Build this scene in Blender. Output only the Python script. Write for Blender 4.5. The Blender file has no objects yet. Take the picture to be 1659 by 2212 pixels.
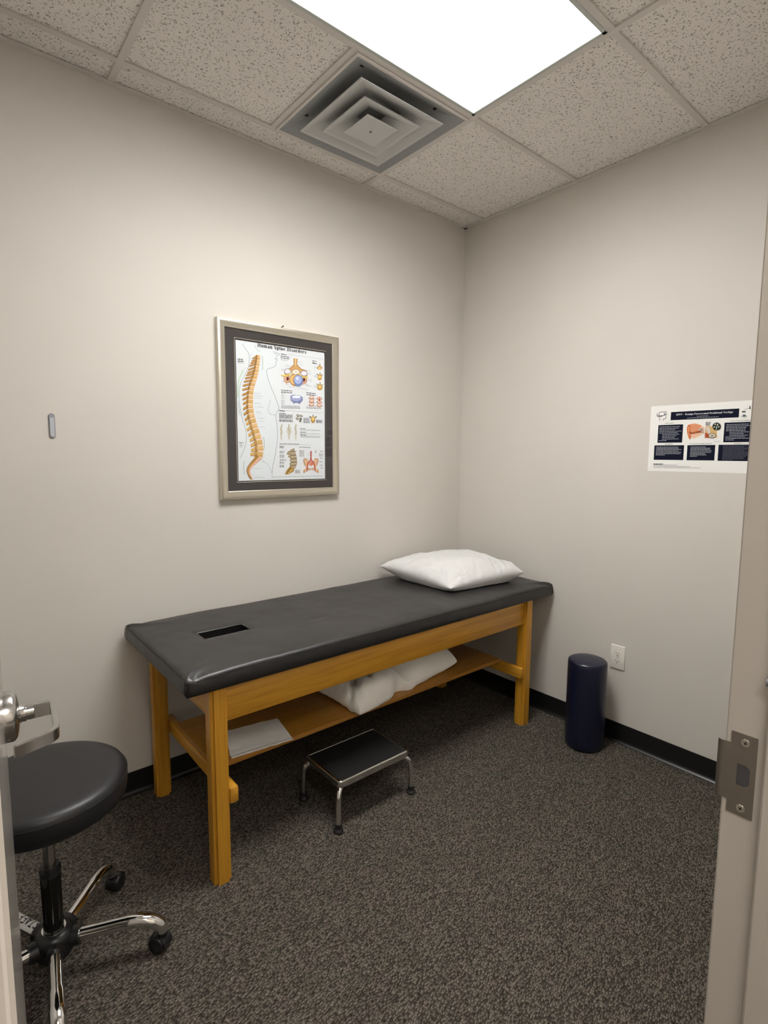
import bpy, bmesh, math, random
from mathutils import Vector, Matrix, noise
random.seed(7)
S = bpy.context.scene
COL = S.collection
PI = math.pi
H = 2.881                       # ceiling height, metres

# ------------------------------------------------------------------ materials
def lin(c):
    return tuple(((v/255)/12.92 if v/255 <= .04045 else ((v/255+.055)/1.055)**2.4) for v in c)

class NT:
    def __init__(s, name):
        s.m = bpy.data.materials.new(name); s.m.use_nodes = True
        s.t = s.m.node_tree; s.b = s.t.nodes['Principled BSDF']
    def n(s, typ, **kw):
        nd = s.t.nodes.new(typ)
        for k, v in kw.items():
            if k in nd.inputs: nd.inputs[k].default_value = v
            else: setattr(nd, k, v)
        return nd
    def l(s, a, b): s.t.links.new(a, b)
    def ramp(s, fac, stops):
        r = s.n('ShaderNodeValToRGB'); s.l(fac, r.inputs[0])
        e = r.color_ramp.elements
        while len(e) < len(stops): e.new(.5)
        for el, (p, c) in zip(e, stops): el.position = p; el.color = (*c, 1) if len(c) == 3 else c
        return r.outputs[0]
    def coords(s, scale=(1, 1, 1), rot=(0, 0, 0), kind='Object'):
        tc = s.n('ShaderNodeTexCoord'); mp = s.n('ShaderNodeMapping')
        mp.inputs['Scale'].default_value = scale; mp.inputs['Rotation'].default_value = rot
        s.l(tc.outputs[kind], mp.inputs[0]); return mp.outputs[0]
    def bump(s, h, strength, dist):
        b = s.n('ShaderNodeBump', Strength=strength, Distance=dist); s.l(h, b.inputs['Height'])
        s.l(b.outputs[0], s.b.inputs['Normal'])
    def set(s, **kw):
        for k, v in kw.items():
            k = k.replace('_', ' '); s.b.inputs[k].default_value = (*v, 1) if isinstance(v, tuple) and len(v) == 3 else v
        return s

def plain(name, rgb, rough=.5, metal=0, spec=.5, **kw):
    t = NT(name); t.set(Base_Color=lin(rgb) if max(rgb) > 1 else rgb, Roughness=rough, Metallic=metal); t.b.inputs['Specular IOR Level'].default_value = spec
    t.set(**kw); return t.m

def wall_paint(name, rgb, bump=.12, scale=260):
    t = NT(name); co = t.coords()
    n1 = t.n('ShaderNodeTexNoise', Scale=1.3, Detail=2.0); t.l(co, n1.inputs['Vector'])
    a = tuple(v*.97 for v in rgb); b = tuple(min(1, v*1.03) for v in rgb)
    t.l(t.ramp(n1.outputs[0], [(.3, a), (.7, b)]), t.b.inputs['Base Color'])
    n2 = t.n('ShaderNodeTexNoise', Scale=scale, Detail=3.0); t.l(co, n2.inputs['Vector'])
    t.bump(n2.outputs[0], bump, .002); t.set(Roughness=.6); t.b.inputs['Specular IOR Level'].default_value = .3
    return t.m

def carpet():
    t = NT('loop_carpet')
    co = t.coords((1, 1, 1), (0, 0, -.17))
    nz = t.n('ShaderNodeTexNoise', Scale=130.0, Detail=1.0); t.l(co, nz.inputs['Vector'])
    mx = t.n('ShaderNodeVectorMath', operation='MULTIPLY_ADD'); t.l(nz.outputs['Color'], mx.inputs[0]); mx.inputs[1].default_value = (.006, .004, 0); t.l(co, mx.inputs[2])
    mp = t.n('ShaderNodeMapping'); mp.inputs['Scale'].default_value = (112, 250, 1); t.l(mx.outputs[0], mp.inputs[0])
    vo = t.n('ShaderNodeTexVoronoi', Scale=1.0); vo.voronoi_dimensions = '2D'; t.l(mp.outputs[0], vo.inputs['Vector'])
    sep = t.n('ShaderNodeSeparateColor'); t.l(vo.outputs['Color'], sep.inputs[0])
    yarn = t.ramp(sep.outputs[0], [(0, (.058, .050, .042)), (.3, (.092, .081, .068)), (.6, (.142, .126, .106)), (1, (.215, .192, .163))])
    big = t.n('ShaderNodeTexNoise', Scale=13.0, Detail=2.0); t.l(co, big.inputs['Vector'])
    tint = t.ramp(big.outputs[0], [(.38, (.95, .99, .935)), (.62, (1.03, .975, .97))])
    m1 = t.n('ShaderNodeMix', data_type='RGBA', blend_type='MULTIPLY'); m1.inputs[0].default_value = 1; t.l(yarn, m1.inputs[6]); t.l(tint, m1.inputs[7])
    gap = t.ramp(vo.outputs['Distance'], [(.15, (1, 1, 1)), (.62, (.30, .285, .27))])
    m2 = t.n('ShaderNodeMix', data_type='RGBA', blend_type='MULTIPLY'); m2.inputs[0].default_value = 1; t.l(m1.outputs[2], m2.inputs[6]); t.l(gap, m2.inputs[7])
    t.l(m2.outputs[2], t.b.inputs['Base Color'])
    inv = t.n('ShaderNodeMath', operation='SUBTRACT'); inv.inputs[0].default_value = 1; t.l(vo.outputs['Distance'], inv.inputs[1])
    t.bump(inv.outputs[0], .65, .004); t.set(Roughness=.95); t.b.inputs['Specular IOR Level'].default_value = .12
    return t.m

def ceiling_tile():
    t = NT('fissured_ceiling_tile'); co = t.coords()
    nz = t.n('ShaderNodeTexNoise', Scale=60.0, Detail=2.0); t.l(co, nz.inputs['Vector'])
    mx = t.n('ShaderNodeVectorMath', operation='MULTIPLY_ADD'); t.l(nz.outputs['Color'], mx.inputs[0]); mx.inputs[1].default_value = (.022, .022, 0); t.l(co, mx.inputs[2])
    vo = t.n('ShaderNodeTexVoronoi', Scale=112.0); vo.voronoi_dimensions = '2D'; t.l(mx.outputs[0], vo.inputs['Vector'])
    msk = t.n('ShaderNodeTexNoise', Scale=95.0, Detail=1.0); t.l(co, msk.inputs['Vector'])
    th = t.n('ShaderNodeMath', operation='MULTIPLY_ADD'); t.l(msk.outputs[0], th.inputs[0]); th.inputs[1].default_value = -1.1; t.l(vo.outputs['Distance'], th.inputs[2])
    hole = t.ramp(th.outputs[0], [(0.0, (0, 0, 0)), (.0001, (0, 0, 0))])
    rm = t.n('ShaderNodeMapRange'); t.l(th.outputs[0], rm.inputs[0]); rm.inputs[1].default_value = -.48; rm.inputs[2].default_value = -.35
    colr = t.ramp(rm.outputs[0], [(0, (.38, .355, .325)), (1, (.84, .80, .755))])
    t.l(colr, t.b.inputs['Base Color'])
    fine = t.n('ShaderNodeTexNoise', Scale=420.0, Detail=2.0); t.l(co, fine.inputs['Vector'])
    ad = t.n('ShaderNodeMath', operation='MULTIPLY_ADD'); t.l(fine.outputs[0], ad.inputs[0]); ad.inputs[1].default_value = .3; t.l(rm.outputs[0], ad.inputs[2])
    t.bump(ad.outputs[0], .5, .003); t.set(Roughness=.95); t.b.inputs['Specular IOR Level'].default_value = .1
    return t.m

def wood(name, axis, a=(.455, .208, .013), b=(.64, .318, .030)):
    t = NT(name)
    sc = [38, 38, 38]; sc[axis] = 1.6
    co = t.coords(tuple(sc))
    n1 = t.n('ShaderNodeTexNoise', Scale=1.0, Detail=5.0, Roughness=.6, Distortion=.6); t.l(co, n1.inputs['Vector'])
    sc2 = [150, 150, 150]; sc2[axis] = 5
    co2 = t.coords(tuple(sc2)); n2 = t.n('ShaderNodeTexNoise', Scale=1.0, Detail=2.0); t.l(co2, n2.inputs['Vector'])
    mid = tuple((x+y)/2 for x, y in zip(a, b))
    c1 = t.ramp(n1.outputs[0], [(.3, a), (.5, mid), (.7, b)])
    c2 = t.ramp(n2.outputs[0], [(.32, (.72, .66, .6)), (.46, (1, 1, 1))])
    m = t.n('ShaderNodeMix', data_type='RGBA', blend_type='MULTIPLY'); m.inputs[0].default_value = .55; t.l(c1, m.inputs[6]); t.l(c2, m.inputs[7])
    t.l(m.outputs[2], t.b.inputs['Base Color']); t.bump(n2.outputs[0], .06, .001)
    t.set(Roughness=.38, Coat_Weight=.25, Coat_Roughness=.25); return t.m

def vinyl(name, rgb, rough=.38, scale=420, bump=.10, spec=.5):
    t = NT(name); co = t.coords(); t.set(Base_Color=rgb)
    v = t.n('ShaderNodeTexVoronoi', Scale=scale); t.l(co, v.inputs['Vector'])
    t.bump(v.outputs['Distance'], bump, .001)
    n = t.n('ShaderNodeTexNoise', Scale=6.0, Detail=3.0); t.l(co, n.inputs['Vector'])
    r = t.n('ShaderNodeMapRange'); t.l(n.outputs[0], r.inputs[0]); r.inputs[3].default_value = rough-.05; r.inputs[4].default_value = rough+.07
    t.l(r.outputs[0], t.b.inputs['Roughness']); t.b.inputs['Specular IOR Level'].default_value = spec; return t.m

def cotton(name, rgb):
    t = NT(name); co = t.coords(); t.set(Base_Color=rgb, Roughness=.9)
    w = t.n('ShaderNodeTexNoise', Scale=700.0, Detail=1.0); t.l(co, w.inputs['Vector'])
    c = t.n('ShaderNodeTexNoise', Scale=26.0, Detail=4.0, Distortion=1.2); t.l(co, c.inputs['Vector'])
    ad = t.n('ShaderNodeMath', operation='MULTIPLY_ADD'); t.l(w.outputs[0], ad.inputs[0]); ad.inputs[1].default_value = .05; t.l(c.outputs[0], ad.inputs[2])
    t.bump(ad.outputs[0], .22, .012); t.b.inputs['Specular IOR Level'].default_value = .2; t.set(Sheen_Weight=.15); return t.m

def brushed(name, rgb, rough=.32, axis=2):
    t = NT(name); sc = [60, 60, 60]; sc[axis] = 900
    co = t.coords(tuple(sc)); n = t.n('ShaderNodeTexNoise', Scale=1.0, Detail=2.0); t.l(co, n.inputs['Vector'])
    r = t.n('ShaderNodeMapRange'); t.l(n.outputs[0], r.inputs[0]); r.inputs[3].default_value = rough-.08; r.inputs[4].default_value = rough+.1
    t.l(r.outputs[0], t.b.inputs['Roughness'])
    t.set(Base_Color=rgb, Metallic=1.0); return t.m

def clear_pane(name, tint=(1, 1, 1), ior=1.5):
    t = NT(name); t.t.nodes.remove(t.b)
    tr = t.n('ShaderNodeBsdfTransparent'); tr.inputs[0].default_value = (*tint, 1)
    gl = t.n('ShaderNodeBsdfGlossy', Roughness=.02); lw = t.n('ShaderNodeLayerWeight', Blend=.5); mx = t.n('ShaderNodeMixShader')
    pw_ = t.n('ShaderNodeMath', operation='POWER'); t.l(lw.outputs['Facing'], pw_.inputs[0]); pw_.inputs[1].default_value = 5.0
    fr = t.n('ShaderNodeMath', operation='MULTIPLY_ADD'); t.l(pw_.outputs[0], fr.inputs[0]); fr.inputs[1].default_value = .94; fr.inputs[2].default_value = .05
    t.l(fr.outputs[0], mx.inputs[0]); t.l(tr.outputs[0], mx.inputs[1]); t.l(gl.outputs[0], mx.inputs[2])
    t.l(mx.outputs[0], t.t.nodes['Material Output'].inputs[0]); return t.m

def glow(name, rgb, strength):
    t = NT(name); t.set(Base_Color=(.9, .9, .9), Emission_Color=rgb)
    # prismatic lens: brightest straight down, weaker toward grazing directions
    lw = t.n('ShaderNodeLayerWeight', Blend=.5); ma = t.n('ShaderNodeMath', operation='MULTIPLY_ADD'); t.l(lw.outputs['Facing'], ma.inputs[0])
    ma.inputs[1].default_value = -.72*strength; ma.inputs[2].default_value = strength; t.l(ma.outputs[0], t.b.inputs['Emission Strength']); return t.m

M = dict(
    wall=wall_paint('beige_wall_paint', (.64, .602, .552)),
    jamb=wall_paint('beige_frame_paint', (.47, .432, .39), .05, 160),
    door=plain('semi_gloss_door_paint', (.40, .37, .335), .13, 0, .5),
    hall=wall_paint('hall_wall_paint', (.58, .54, .48)),
    carpet=carpet(), tile=ceiling_tile(),
    grid=plain('ceiling_grid_paint', (.66, .62, .575), .5),
    base=plain('black_rubber_base', (.006, .006, .0065), .36),
    wood_x=wood('oak_grain_lengthwise', 0), wood_y=wood('oak_grain_crosswise', 1), wood_z=wood('oak_grain_upright', 2),
    ply=wood('oak_plywood_shelf', 0, (.33, .145, .018), (.44, .205, .032)),
    vinyl=vinyl('black_vinyl', (.0095, .0088, .0088), .41, 420, .10, .68),
    seatvinyl=vinyl('black_seat_vinyl', (.009, .0088, .0105), .42, 600, .06),
    rimvinyl=vinyl('glossy_black_vinyl', (.010, .0095, .0095), .24, 300, .12, .7),
    navy=vinyl('navy_vinyl', (.0055, .0075, .024), .30, 500, .05),
    thread=plain('black_seam', (.004, .004, .004), .7),
    pillow=cotton('white_pillowcase', (.60, .597, .585)),
    pillow2=cotton('off_white_pillowcase', (.95, .92, .86)),
    paper=cotton('folded_white_paper', (.92, .89, .84)),
    chrome=plain('chrome', (.80, .80, .79), .07, 1.0),
    steel=plain('satin_steel', (.50, .49, .475), .21, 1.0),
    strike=brushed('dull_strike_steel', (.30, .27, .235), .42, 1),
    screw=plain('zinc_screw', (.62, .58, .50), .30, 1.0),
    slot=plain('dark_recess', (.006, .006, .006), .8),
    rubber=plain('black_rubber', (.010, .010, .010), .55),
    tread=plain('ribbed_black_rubber', (.008, .008, .008), .5),
    plastic=plain('black_plastic', (.010, .010, .011), .35),
    column=plain('gloss_black_column', (.020, .020, .018), .12, .6),
    white=plain('white_plastic', (.80, .77, .70), .32),
    vent=plain('dusty_vent_paint', (.56, .565, .55), .45),
    vent_in=plain('grey_vent_pan', (.34, .35, .352), .5),
    frame=brushed('champagne_silver_frame', (.66, .62, .52), .36, 0),
    mat=plain('charcoal_mat_board', (.040, .034, .033), .9),
    matcore=plain('gilt_mat_bevel', (.55, .50, .38), .5),
    glass=clear_pane('picture_glass'),
    sheet=plain('chart_paper', (.83, .85, .86), .55),
    poster=plain('poster_paper', (.86, .855, .84), .55),
    clear=plain('clear_plastic', (.46, .48, .52), .12, 0, .6),
    clear_rim=plain('clear_plastic_edge', (.25, .255, .28), .2),
    tape=plain('white_label_tape', (.82, .82, .80), .4),
    ink=plain('black_marker', (.008, .008, .008), .6),
    grey=plain('grey_silencer', (.16, .165, .18), .4),
    bezel=plain('white_fixture_bezel', (.50, .53, .50), .4),
    lens=glow('lit_acrylic_lens', (1.0, .99, .97), 30.0),
)

# ------------------------------------------------------------------ helpers
def props(o, label=None, cat=None, group=None, kind=None):
    for k, v in (('label', label), ('category', cat), ('group', group), ('kind', kind)):
        if v: o[k] = v
    return o

def thing(name, loc, label, cat, group=None, kind=None):
    o = bpy.data.objects.new(name, None); COL.objects.link(o); o.location = loc; o.empty_display_size = .1
    return props(o, label, cat, group, kind)

def wpos(o):
    p = Vector(o.location)
    while o.parent: o = o.parent; p += Vector(o.location)
    return p

def finish(name, bm, mats, parent=None, smooth=False, origin=None, **kw):
    """link a bmesh (built in world coordinates) as one object; children keep the parent's base as origin"""
    me = bpy.data.meshes.new(name)
    if origin is None: origin = wpos(parent) if parent else Vector((0, 0, 0))
    origin = Vector(origin)
    bmesh.ops.translate(bm, verts=bm.verts, vec=-origin)
    bm.normal_update(); bm.to_mesh(me); bm.free()
    for m in (mats if isinstance(mats, (list, tuple)) else [mats]): me.materials.append(m)
    if smooth:
        me.polygons.foreach_set('use_smooth', [True]*len(me.polygons))
        if smooth is not True:
            try: me.set_sharp_from_angle(angle=math.radians(smooth))
            except Exception: pass
    o = bpy.data.objects.new(name, me); COL.objects.link(o)
    if parent: o.parent = parent; o.location = origin-wpos(parent)
    else: o.location = origin
    return props(o, **kw)

def box(bm, x0, x1, y0, y1, z0, z1, bev=0, seg=2, mi=0):
    r = bmesh.ops.create_cube(bm, size=1)
    for v in r['verts']: v.co = Vector(((x0+x1)/2+v.co.x*(x1-x0), (y0+y1)/2+v.co.y*(y1-y0), (z0+z1)/2+v.co.z*(z1-z0)))
    fs = {f for v in r['verts'] for f in v.link_faces}
    if bev:
        es = list({e for v in r['verts'] for e in v.link_edges})
        g = bmesh.ops.bevel(bm, geom=es, offset=bev, segments=seg, affect='EDGES', profile=.5)
        fs = set(g['faces']) | {f for f in fs if f.is_valid}
    for f in fs: f.material_index = mi
    return fs

def cyl(bm, a, b, r0, r1=None, n=24, caps=True, mi=0):
    a, b = Vector(a), Vector(b); r1 = r0 if r1 is None else r1
    d = (b-a).normalized(); u = d.orthogonal().normalized(); w = d.cross(u)
    A = [bm.verts.new(a+(u*math.cos(2*PI*i/n)+w*math.sin(2*PI*i/n))*r0) for i in range(n)]
    B = [bm.verts.new(b+(u*math.cos(2*PI*i/n)+w*math.sin(2*PI*i/n))*r1) for i in range(n)]
    fs = [bm.faces.new((A[i], A[(i+1) % n], B[(i+1) % n], B[i])) for i in range(n)]
    if caps: fs += [bm.faces.new(A[::-1]), bm.faces.new(B)]
    for f in fs: f.material_index = mi
    return fs

def tube(bm, pts, r, n=16, caps=True, mi=0):
    """round tube along points; r is a number or one radius per point (or (rw, rh) pairs)"""
    P = [Vector(p) for p in pts]; rings = []; u = None
    for i, p in enumerate(P):
        d = ((P[min(i+1, len(P)-1)]-P[max(i-1, 0)])).normalized()
        if u is None: u = d.cross(Vector((0, 0, 1))); u = u.normalized() if u.length > 1e-4 else d.orthogonal().normalized()
        u = (u-d*u.dot(d)).normalized(); w = d.cross(u)
        rr = r[i] if isinstance(r, (list, tuple)) else r
        ra, rb = rr if isinstance(rr, tuple) else (rr, rr)
        rings.append([bm.verts.new(p+u*ra*math.cos(2*PI*k/n)+w*rb*math.sin(2*PI*k/n)) for k in range(n)])
    fs = []
    for A, B in zip(rings, rings[1:]):
        for k in range(n): fs.append(bm.faces.new((A[k], A[(k+1) % n], B[(k+1) % n], B[k])))
    if caps: fs += [bm.faces.new(rings[0][::-1]), bm.faces.new(rings[-1])]
    for f in fs: f.material_index = mi
    return fs

def lathe(bm, prof, cx, cy, n=48, mi=0):
    rings = []
    for r, z in prof:
        rings.append([bm.verts.new((cx+max(r, 1e-5)*math.cos(2*PI*k/n), cy+max(r, 1e-5)*math.sin(2*PI*k/n), z)) for k in range(n)])
    for A, B in zip(rings, rings[1:]):
        for k in range(n):
            f = bm.faces.new((A[k], A[(k+1) % n], B[(k+1) % n], B[k])); f.material_index = mi
    bm.faces.new(rings[0][::-1]).material_index = mi; bm.faces.new(rings[-1]).material_index = mi
    bmesh.ops.remove_doubles(bm, verts=bm.verts, dist=1e-5)

def spline(pts, n=6):
    P = [Vector(p) for p in pts]; out = []
    for i in range(len(P)-1):
        p0, p1, p2, p3 = P[max(i-1, 0)], P[i], P[i+1], P[min(i+2, len(P)-1)]
        for k in range(n):
            t = k/n; out.append(.5*((2*p1)+(p2-p0)*t+(2*p0-5*p1+4*p2-p3)*t*t+(3*p1-p0-3*p2+p3)*t**3))
    return out+[P[-1]]

def extrude_poly(bm, pts, vec, mi=0):
    A = [bm.verts.new(p) for p in pts]; B = [bm.verts.new(Vector(p)+Vector(vec)) for p in pts]
    n = len(A); fs = [bm.faces.new(A[::-1]), bm.faces.new(B)]
    for i in range(n): fs.append(bm.faces.new((A[i], A[(i+1) % n], B[(i+1) % n], B[i])))
    for f in fs: f.material_index = mi
    bmesh.ops.recalc_face_normals(bm, faces=fs); return fs

NB = bmesh.new

# ------------------------------------------------------------------ room shell
XL, YD, YH = -2.95, -2.135, -2.255          # left wall, door wall room face, door wall hall face
YE = -3.75                                   # far side of the hall
JX, JL = -1.77, -2.645                       # jamb faces: strike side and hinge side
HEAD = 2.20
bm = NB(); box(bm, XL-.1, .1, YE-.1, .1, -.08, 0); finish('floor', bm, M['carpet'], kind='structure')
bm = NB(); box(bm, XL-.1, .1, 0, .1, 0, H+.2); finish('wall_back', bm, M['wall'], kind='structure')
bm = NB(); box(bm, 0, .1, YE, 0, 0, H+.2); finish('wall_right', bm, M['wall'], kind='structure')
bm = NB(); box(bm, XL-.1, XL, YE, 0, 0, H+.2); finish('wall_left', bm, M['wall'], kind='structure')
bm = NB()
box(bm, JX+.012, 0, YH, YD, 0, H+.2); box(bm, XL, JL-.012, YH, YD, 0, H+.2); box(bm, JL-.012, JX+.012, YH, YD, HEAD+.012, H+.2)
finish('wall_front', bm, M['wall'], kind='structure')
bm = NB(); box(bm, XL, 0, YE-.1, YE, 0, H+.2); finish('wall_hall', bm, M['hall'], kind='structure')
bm = NB(); box(bm, XL, 0, YE, YH, H-.2, H-.15); finish('ceiling_hall', bm, M['tile'], kind='structure')

# black cove base: a thin sheet with a curved toe
def cove(name, p0, p1, nrm):
    p0, p1, nrm = Vector(p0), Vector(p1), Vector(nrm)
    prof = [(0.0005, 0), (.016, 0), (.0165, .003), (.011, .007), (.006, .013), (.0042, .022), (.004, .094), (.003, .101), (.0005, .102)]
    bm = NB(); A = [p0+nrm*a+Vector((0, 0, z)) for a, z in prof]
    extrude_poly(bm, A, p1-p0)
    finish(name, bm, M['base'], smooth=40, kind='structure')
cove('baseboard_back', (XL, 0, 0), (0, 0, 0), (0, -1, 0))
cove('baseboard_right', (0, 0, 0), (0, YD, 0), (-1, 0, 0))
cove('baseboard_left', (XL, YD, 0), (XL, 0, 0), (1, 0, 0))
cove('baseboard_front', (JX+.06, YD, 0), (0, YD, 0), (0, 1, 0))

# suspended ceiling: 2x4 ft lay-in tiles on a 15/16 in grid
G = .6096; X1, Y1 = -.815, -.154
X2, X3 = X1-G, X1-2*G; Y2, Y3, Y4 = Y1-G, Y1-2*G, Y1-3*G
TB = .012                                    # half a grid flange
ceil = thing('ceiling', (0, 0, H), None, None, kind='structure')
bm = NB()
def quad(bm, x0, x1, y0, y1, z, mi=0, down=True):
    v = [bm.verts.new(p) for p in ((x0, y0, z), (x1, y0, z), (x1, y1, z), (x0, y1, z))]
    f = bm.faces.new(v[::-1] if down else v); f.material_index = mi; return f
xs = [XL, X3, X1, 0]; ys = [YD, Y4, Y3, Y2, Y1, 0]
for i in range(3):
    for j in range(5):
        x0, x1, y0, y1 = xs[i], xs[i+1], ys[j], ys[j+1]
        if i == 1 and j == 2: continue                                   # light fixture
        if i == 1 and j == 3: x1 = X2                                    # vent takes the right half
        quad(bm, x0, x1, y0, y1, H+.007)
box(bm, XL-.05, .05, YD, .05, H+.16, H+.2)
finish('ceiling_tiles', bm, M['tile'], ceil)
bm = NB()
for y in (Y1, Y2, Y3, Y4): box(bm, XL, 0, y-TB, y+TB, H, H+.006)
for x in (X1, X3): box(bm, x-TB, x+TB, YD, 0, H-.0004, H+.006)
box(bm, X2-TB, X2+TB, Y2, Y1, H-.0003, H+.006)
finish('ceiling_grid', bm, M['grid'], ceil)
bm = NB()
for x0, x1, y0, y1 in ((XL, 0, -.021, 0), (-.021, 0, YD, 0), (XL, XL+.021, YD, 0), (XL, 0, YD, YD+.021)): box(bm, x0, x1, y0, y1, H-.0014, H+.0045)
finish('wall_angle', bm, M['grid'], ceil)

# ------------------------------------------------------------------ light fixture
lt = thing('ceiling_light', ((X3+X1)/2, (Y3+Y2)/2, H), 'large lit rectangular panel light set in the tiled ceiling', 'ceiling light')
a, b, c, d = X3+TB, X1-TB, Y3+TB, Y2-TB
bm = NB(); w = .017
for q in ((a, b, d-w, d), (a, b, c, c+w), (a, a+w, c, d), (b-w, b, c, d)): box(bm, *q, H-.002, H+.03, .002, 1)
finish('light_frame', bm, M['bezel'], lt)
bm = NB(); box(bm, a+w-.001, b-w+.001, c+w-.001, d-w+.001, H+.004, H+.010)
finish('light_lens', bm, M['lens'], lt)
bm = NB(); box(bm, a, b, c, d, H+.03, H+.12); finish('light_housing', bm, M['bezel'], lt)

# ------------------------------------------------------------------ step-down air diffuser
vt = thing('air_vent', ((X2+X1)/2, (Y2+Y1)/2, H), 'square grey stepped air vent beside the ceiling light', 'air vent')
vx, vy = (X2+X1)/2, (Y2+Y1)/2
def square_shell(bm, rings, cx, cy, mi=0, n=1):
    R = [[bm.verts.new((cx+sx*s, cy+sy*s, z)) for sx, sy in ((-1, -1), (1, -1), (1, 1), (-1, 1))] for s, z in rings]
    for A, B in zip(R, R[1:]):
        for k in range(4): bm.faces.new((A[k], A[(k+1) % 4], B[(k+1) % 4], B[k])).material_index = mi
    return R
bm = NB()
R = square_shell(bm, [(G/2-TB-.001, H+.006), (G/2-TB-.001, H-.006), (G/2-.022, H-.006), (G/2-.027, H-.003), (.262, H+.006), (.20, H+.034), (.15, H+.052), (.125, H+.055), (.11, H+.085)], vx, vy)
bm.faces.new(R[-1])
finish('vent_pan', bm, M['vent_in'], vt, smooth=25)
bm = NB(); square_shell(bm, [(G/2-TB-.0005, H+.006), (G/2-TB-.0005, H-.0068), (G/2-.0225, H-.0068), (G/2-.0225, H-.004)], vx, vy)
finish('vent_flange', bm, M['grid'], vt)
for s, z, neck, zn in ((.2165, H-.018, .092, H+.036), (.1475, H-.023, .045, H+.028)):
    bm = NB(); square_shell(bm, [(neck+.004, zn+.004), (s+.001, z+.004), (s+.001, z), (s-.012, z+.0015), (s-.016, z+.004), (s-.050, z+.021), (neck+.012, zn-.010), (neck, zn)], vx, vy)
    finish('vent_louver', bm, M['vent'], vt, smooth=20)
bm = NB(); R = square_shell(bm, [(.058, H-.010), (.0805, H-.028), (.0825, H-.031), (.079, H-.033)], vx, vy); bm.faces.new(R[-1][::-1])
cyl(bm, (vx, vy, H-.0345), (vx, vy, H-.032), .0048, n=16, mi=1)
finish('vent_center_plate', bm, [M['vent'], M['grey']], vt, smooth=25)
for x0, y0, hx_, hy_ in ((-1.337, -.675, .010, .0035), (-.955, -.682, .0045, .009), (-1.335, -.290, .006, .005)):
    t_ = max(abs(x0-vx), abs(y0-vy)); zz = H+.006+(.262-t_)/.062*.028
    bm = NB(); box(bm, x0-hx_, x0+hx_, y0-hy_, y0+hy_, zz-.003, zz+.006); finish('vent_slot', bm, M['slot'], vt)

# ------------------------------------------------------------------ doorway: hollow metal frame, strike, door
fr = thing('trim_1', (JX, YD, 0), None, None, kind='structure')
bm = NB()
def jamb_profile(xf, sgn):   # plan outline of a frame leg; sgn +1 = wall lies toward +x
    return [(xf, -2.129), (xf+sgn*.05, -2.129), (xf+sgn*.05, YD), (xf+sgn*.012, YD), (xf+sgn*.012, YH), (xf+sgn*.05, YH), (xf+sgn*.05, -2.262), (xf, -2.262), (xf, -2.232), (xf-sgn*.011, -2.232), (xf-sgn*.011, -2.181), (xf, -2.181)]
for xf, sg in ((JX, 1), (JL, -1)): extrude_poly(bm, [(x, y, 0) for x, y in jamb_profile(xf, sg)], (0, 0, HEAD))
pr = [(HEAD, -2.129), (HEAD+.05, -2.129), (HEAD+.05, YD), (HEAD+.012, YD), (HEAD+.012, YH), (HEAD+.05, YH), (HEAD+.05, -2.262), (HEAD, -2.262), (HEAD, -2.232), (HEAD-.016, -2.232), (HEAD-.016, -2.181), (HEAD, -2.181)]
extrude_poly(bm, [(JL-.05, y, z) for z, y in pr], (JX-JL+.1, 0, 0))
es = [e for e in bm.edges if abs(e.verts[0].co.z-e.verts[1].co.z) > 1 and min(abs(e.verts[0].co.x-JX), abs(e.verts[0].co.x-JL), abs(e.verts[0].co.x-JX+.011), abs(e.verts[0].co.x-JL-.011)) < .002]
bmesh.ops.bevel(bm, geom=es, offset=.0022, segments=3, affect='EDGES')
finish('door_frame', bm, M['jamb'], fr, smooth=35)
# strike plate with curved lip, D-shaped latch hole
zc = 1.018; px = JX-.0016
out = [(-2.1698, zc-.062), (-2.1698, zc+.062), (-2.137, zc+.062), (-2.137, zc+.0435), (-2.112, zc+.0425)]
lip = [(-2.112, zc+.0425), (-2.112, zc-.0425)]
bm = NB()
y0, y1, hz0, hz1 = -2.163, -2.147, zc-.016, zc+.016
def plate_verts(x):
    P = [(-2.1698, zc-.062), (-2.137, zc-.062), (-2.137, zc-.0435), (-2.127, zc-.0435), (-2.127, zc+.0435), (-2.137, zc+.0435), (-2.137, zc+.062), (-2.1698, zc+.062)]
    Hh = [(y1, hz0), (y1, hz1)]+[(-2.1555+.0075*math.cos(t), zc+.0085+.0075*math.sin(t)) for t in [PI/2+PI/2*k/5 for k in range(6)]]+[(-2.1555+.0075*math.cos(t), zc-.0085+.0075*math.sin(t)) for t in [PI+PI/2*k/5 for k in range(6)]]
    return [bm.verts.new((x, y, z)) for y, z in P], [bm.verts.new((x, y, z)) for y, z in Hh]
po, ho = plate_verts(px)
el = [bm.edges.new((L[i], L[(i+1) % len(L)])) for L in (po, ho) for i in range(len(L))]
g = bmesh.ops.triangle_fill(bm, use_beauty=True, use_dissolve=False, edges=el)
bmesh.ops.recalc_face_normals(bm, faces=bm.faces)
ex = bmesh.ops.extrude_face_region(bm, geom=list(bm.faces))
bmesh.ops.translate(bm, verts=[v for v in ex['geom'] if isinstance(v, bmesh.types.BMVert)], vec=(.0013, 0, 0))
prev = None                                  # lip: bends away from the jamb toward the wall
for k in range(7):
    t = k/6; y = -2.127+.0095*math.sin(t*1.35); x = px+.012*(1-math.cos(t*1.35))
    cur = [bm.verts.new((x, y, zc-.0435+(.003*t*t))), bm.verts.new((x, y, zc+.0435-(.003*t*t)))]
    if prev: bm.faces.new((prev[0], prev[1], cur[1], cur[0]))
    prev = cur
bmesh.ops.recalc_face_normals(bm, faces=bm.faces)
sp = finish('strike_plate', bm, M['strike'], fr, smooth=30)
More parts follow.
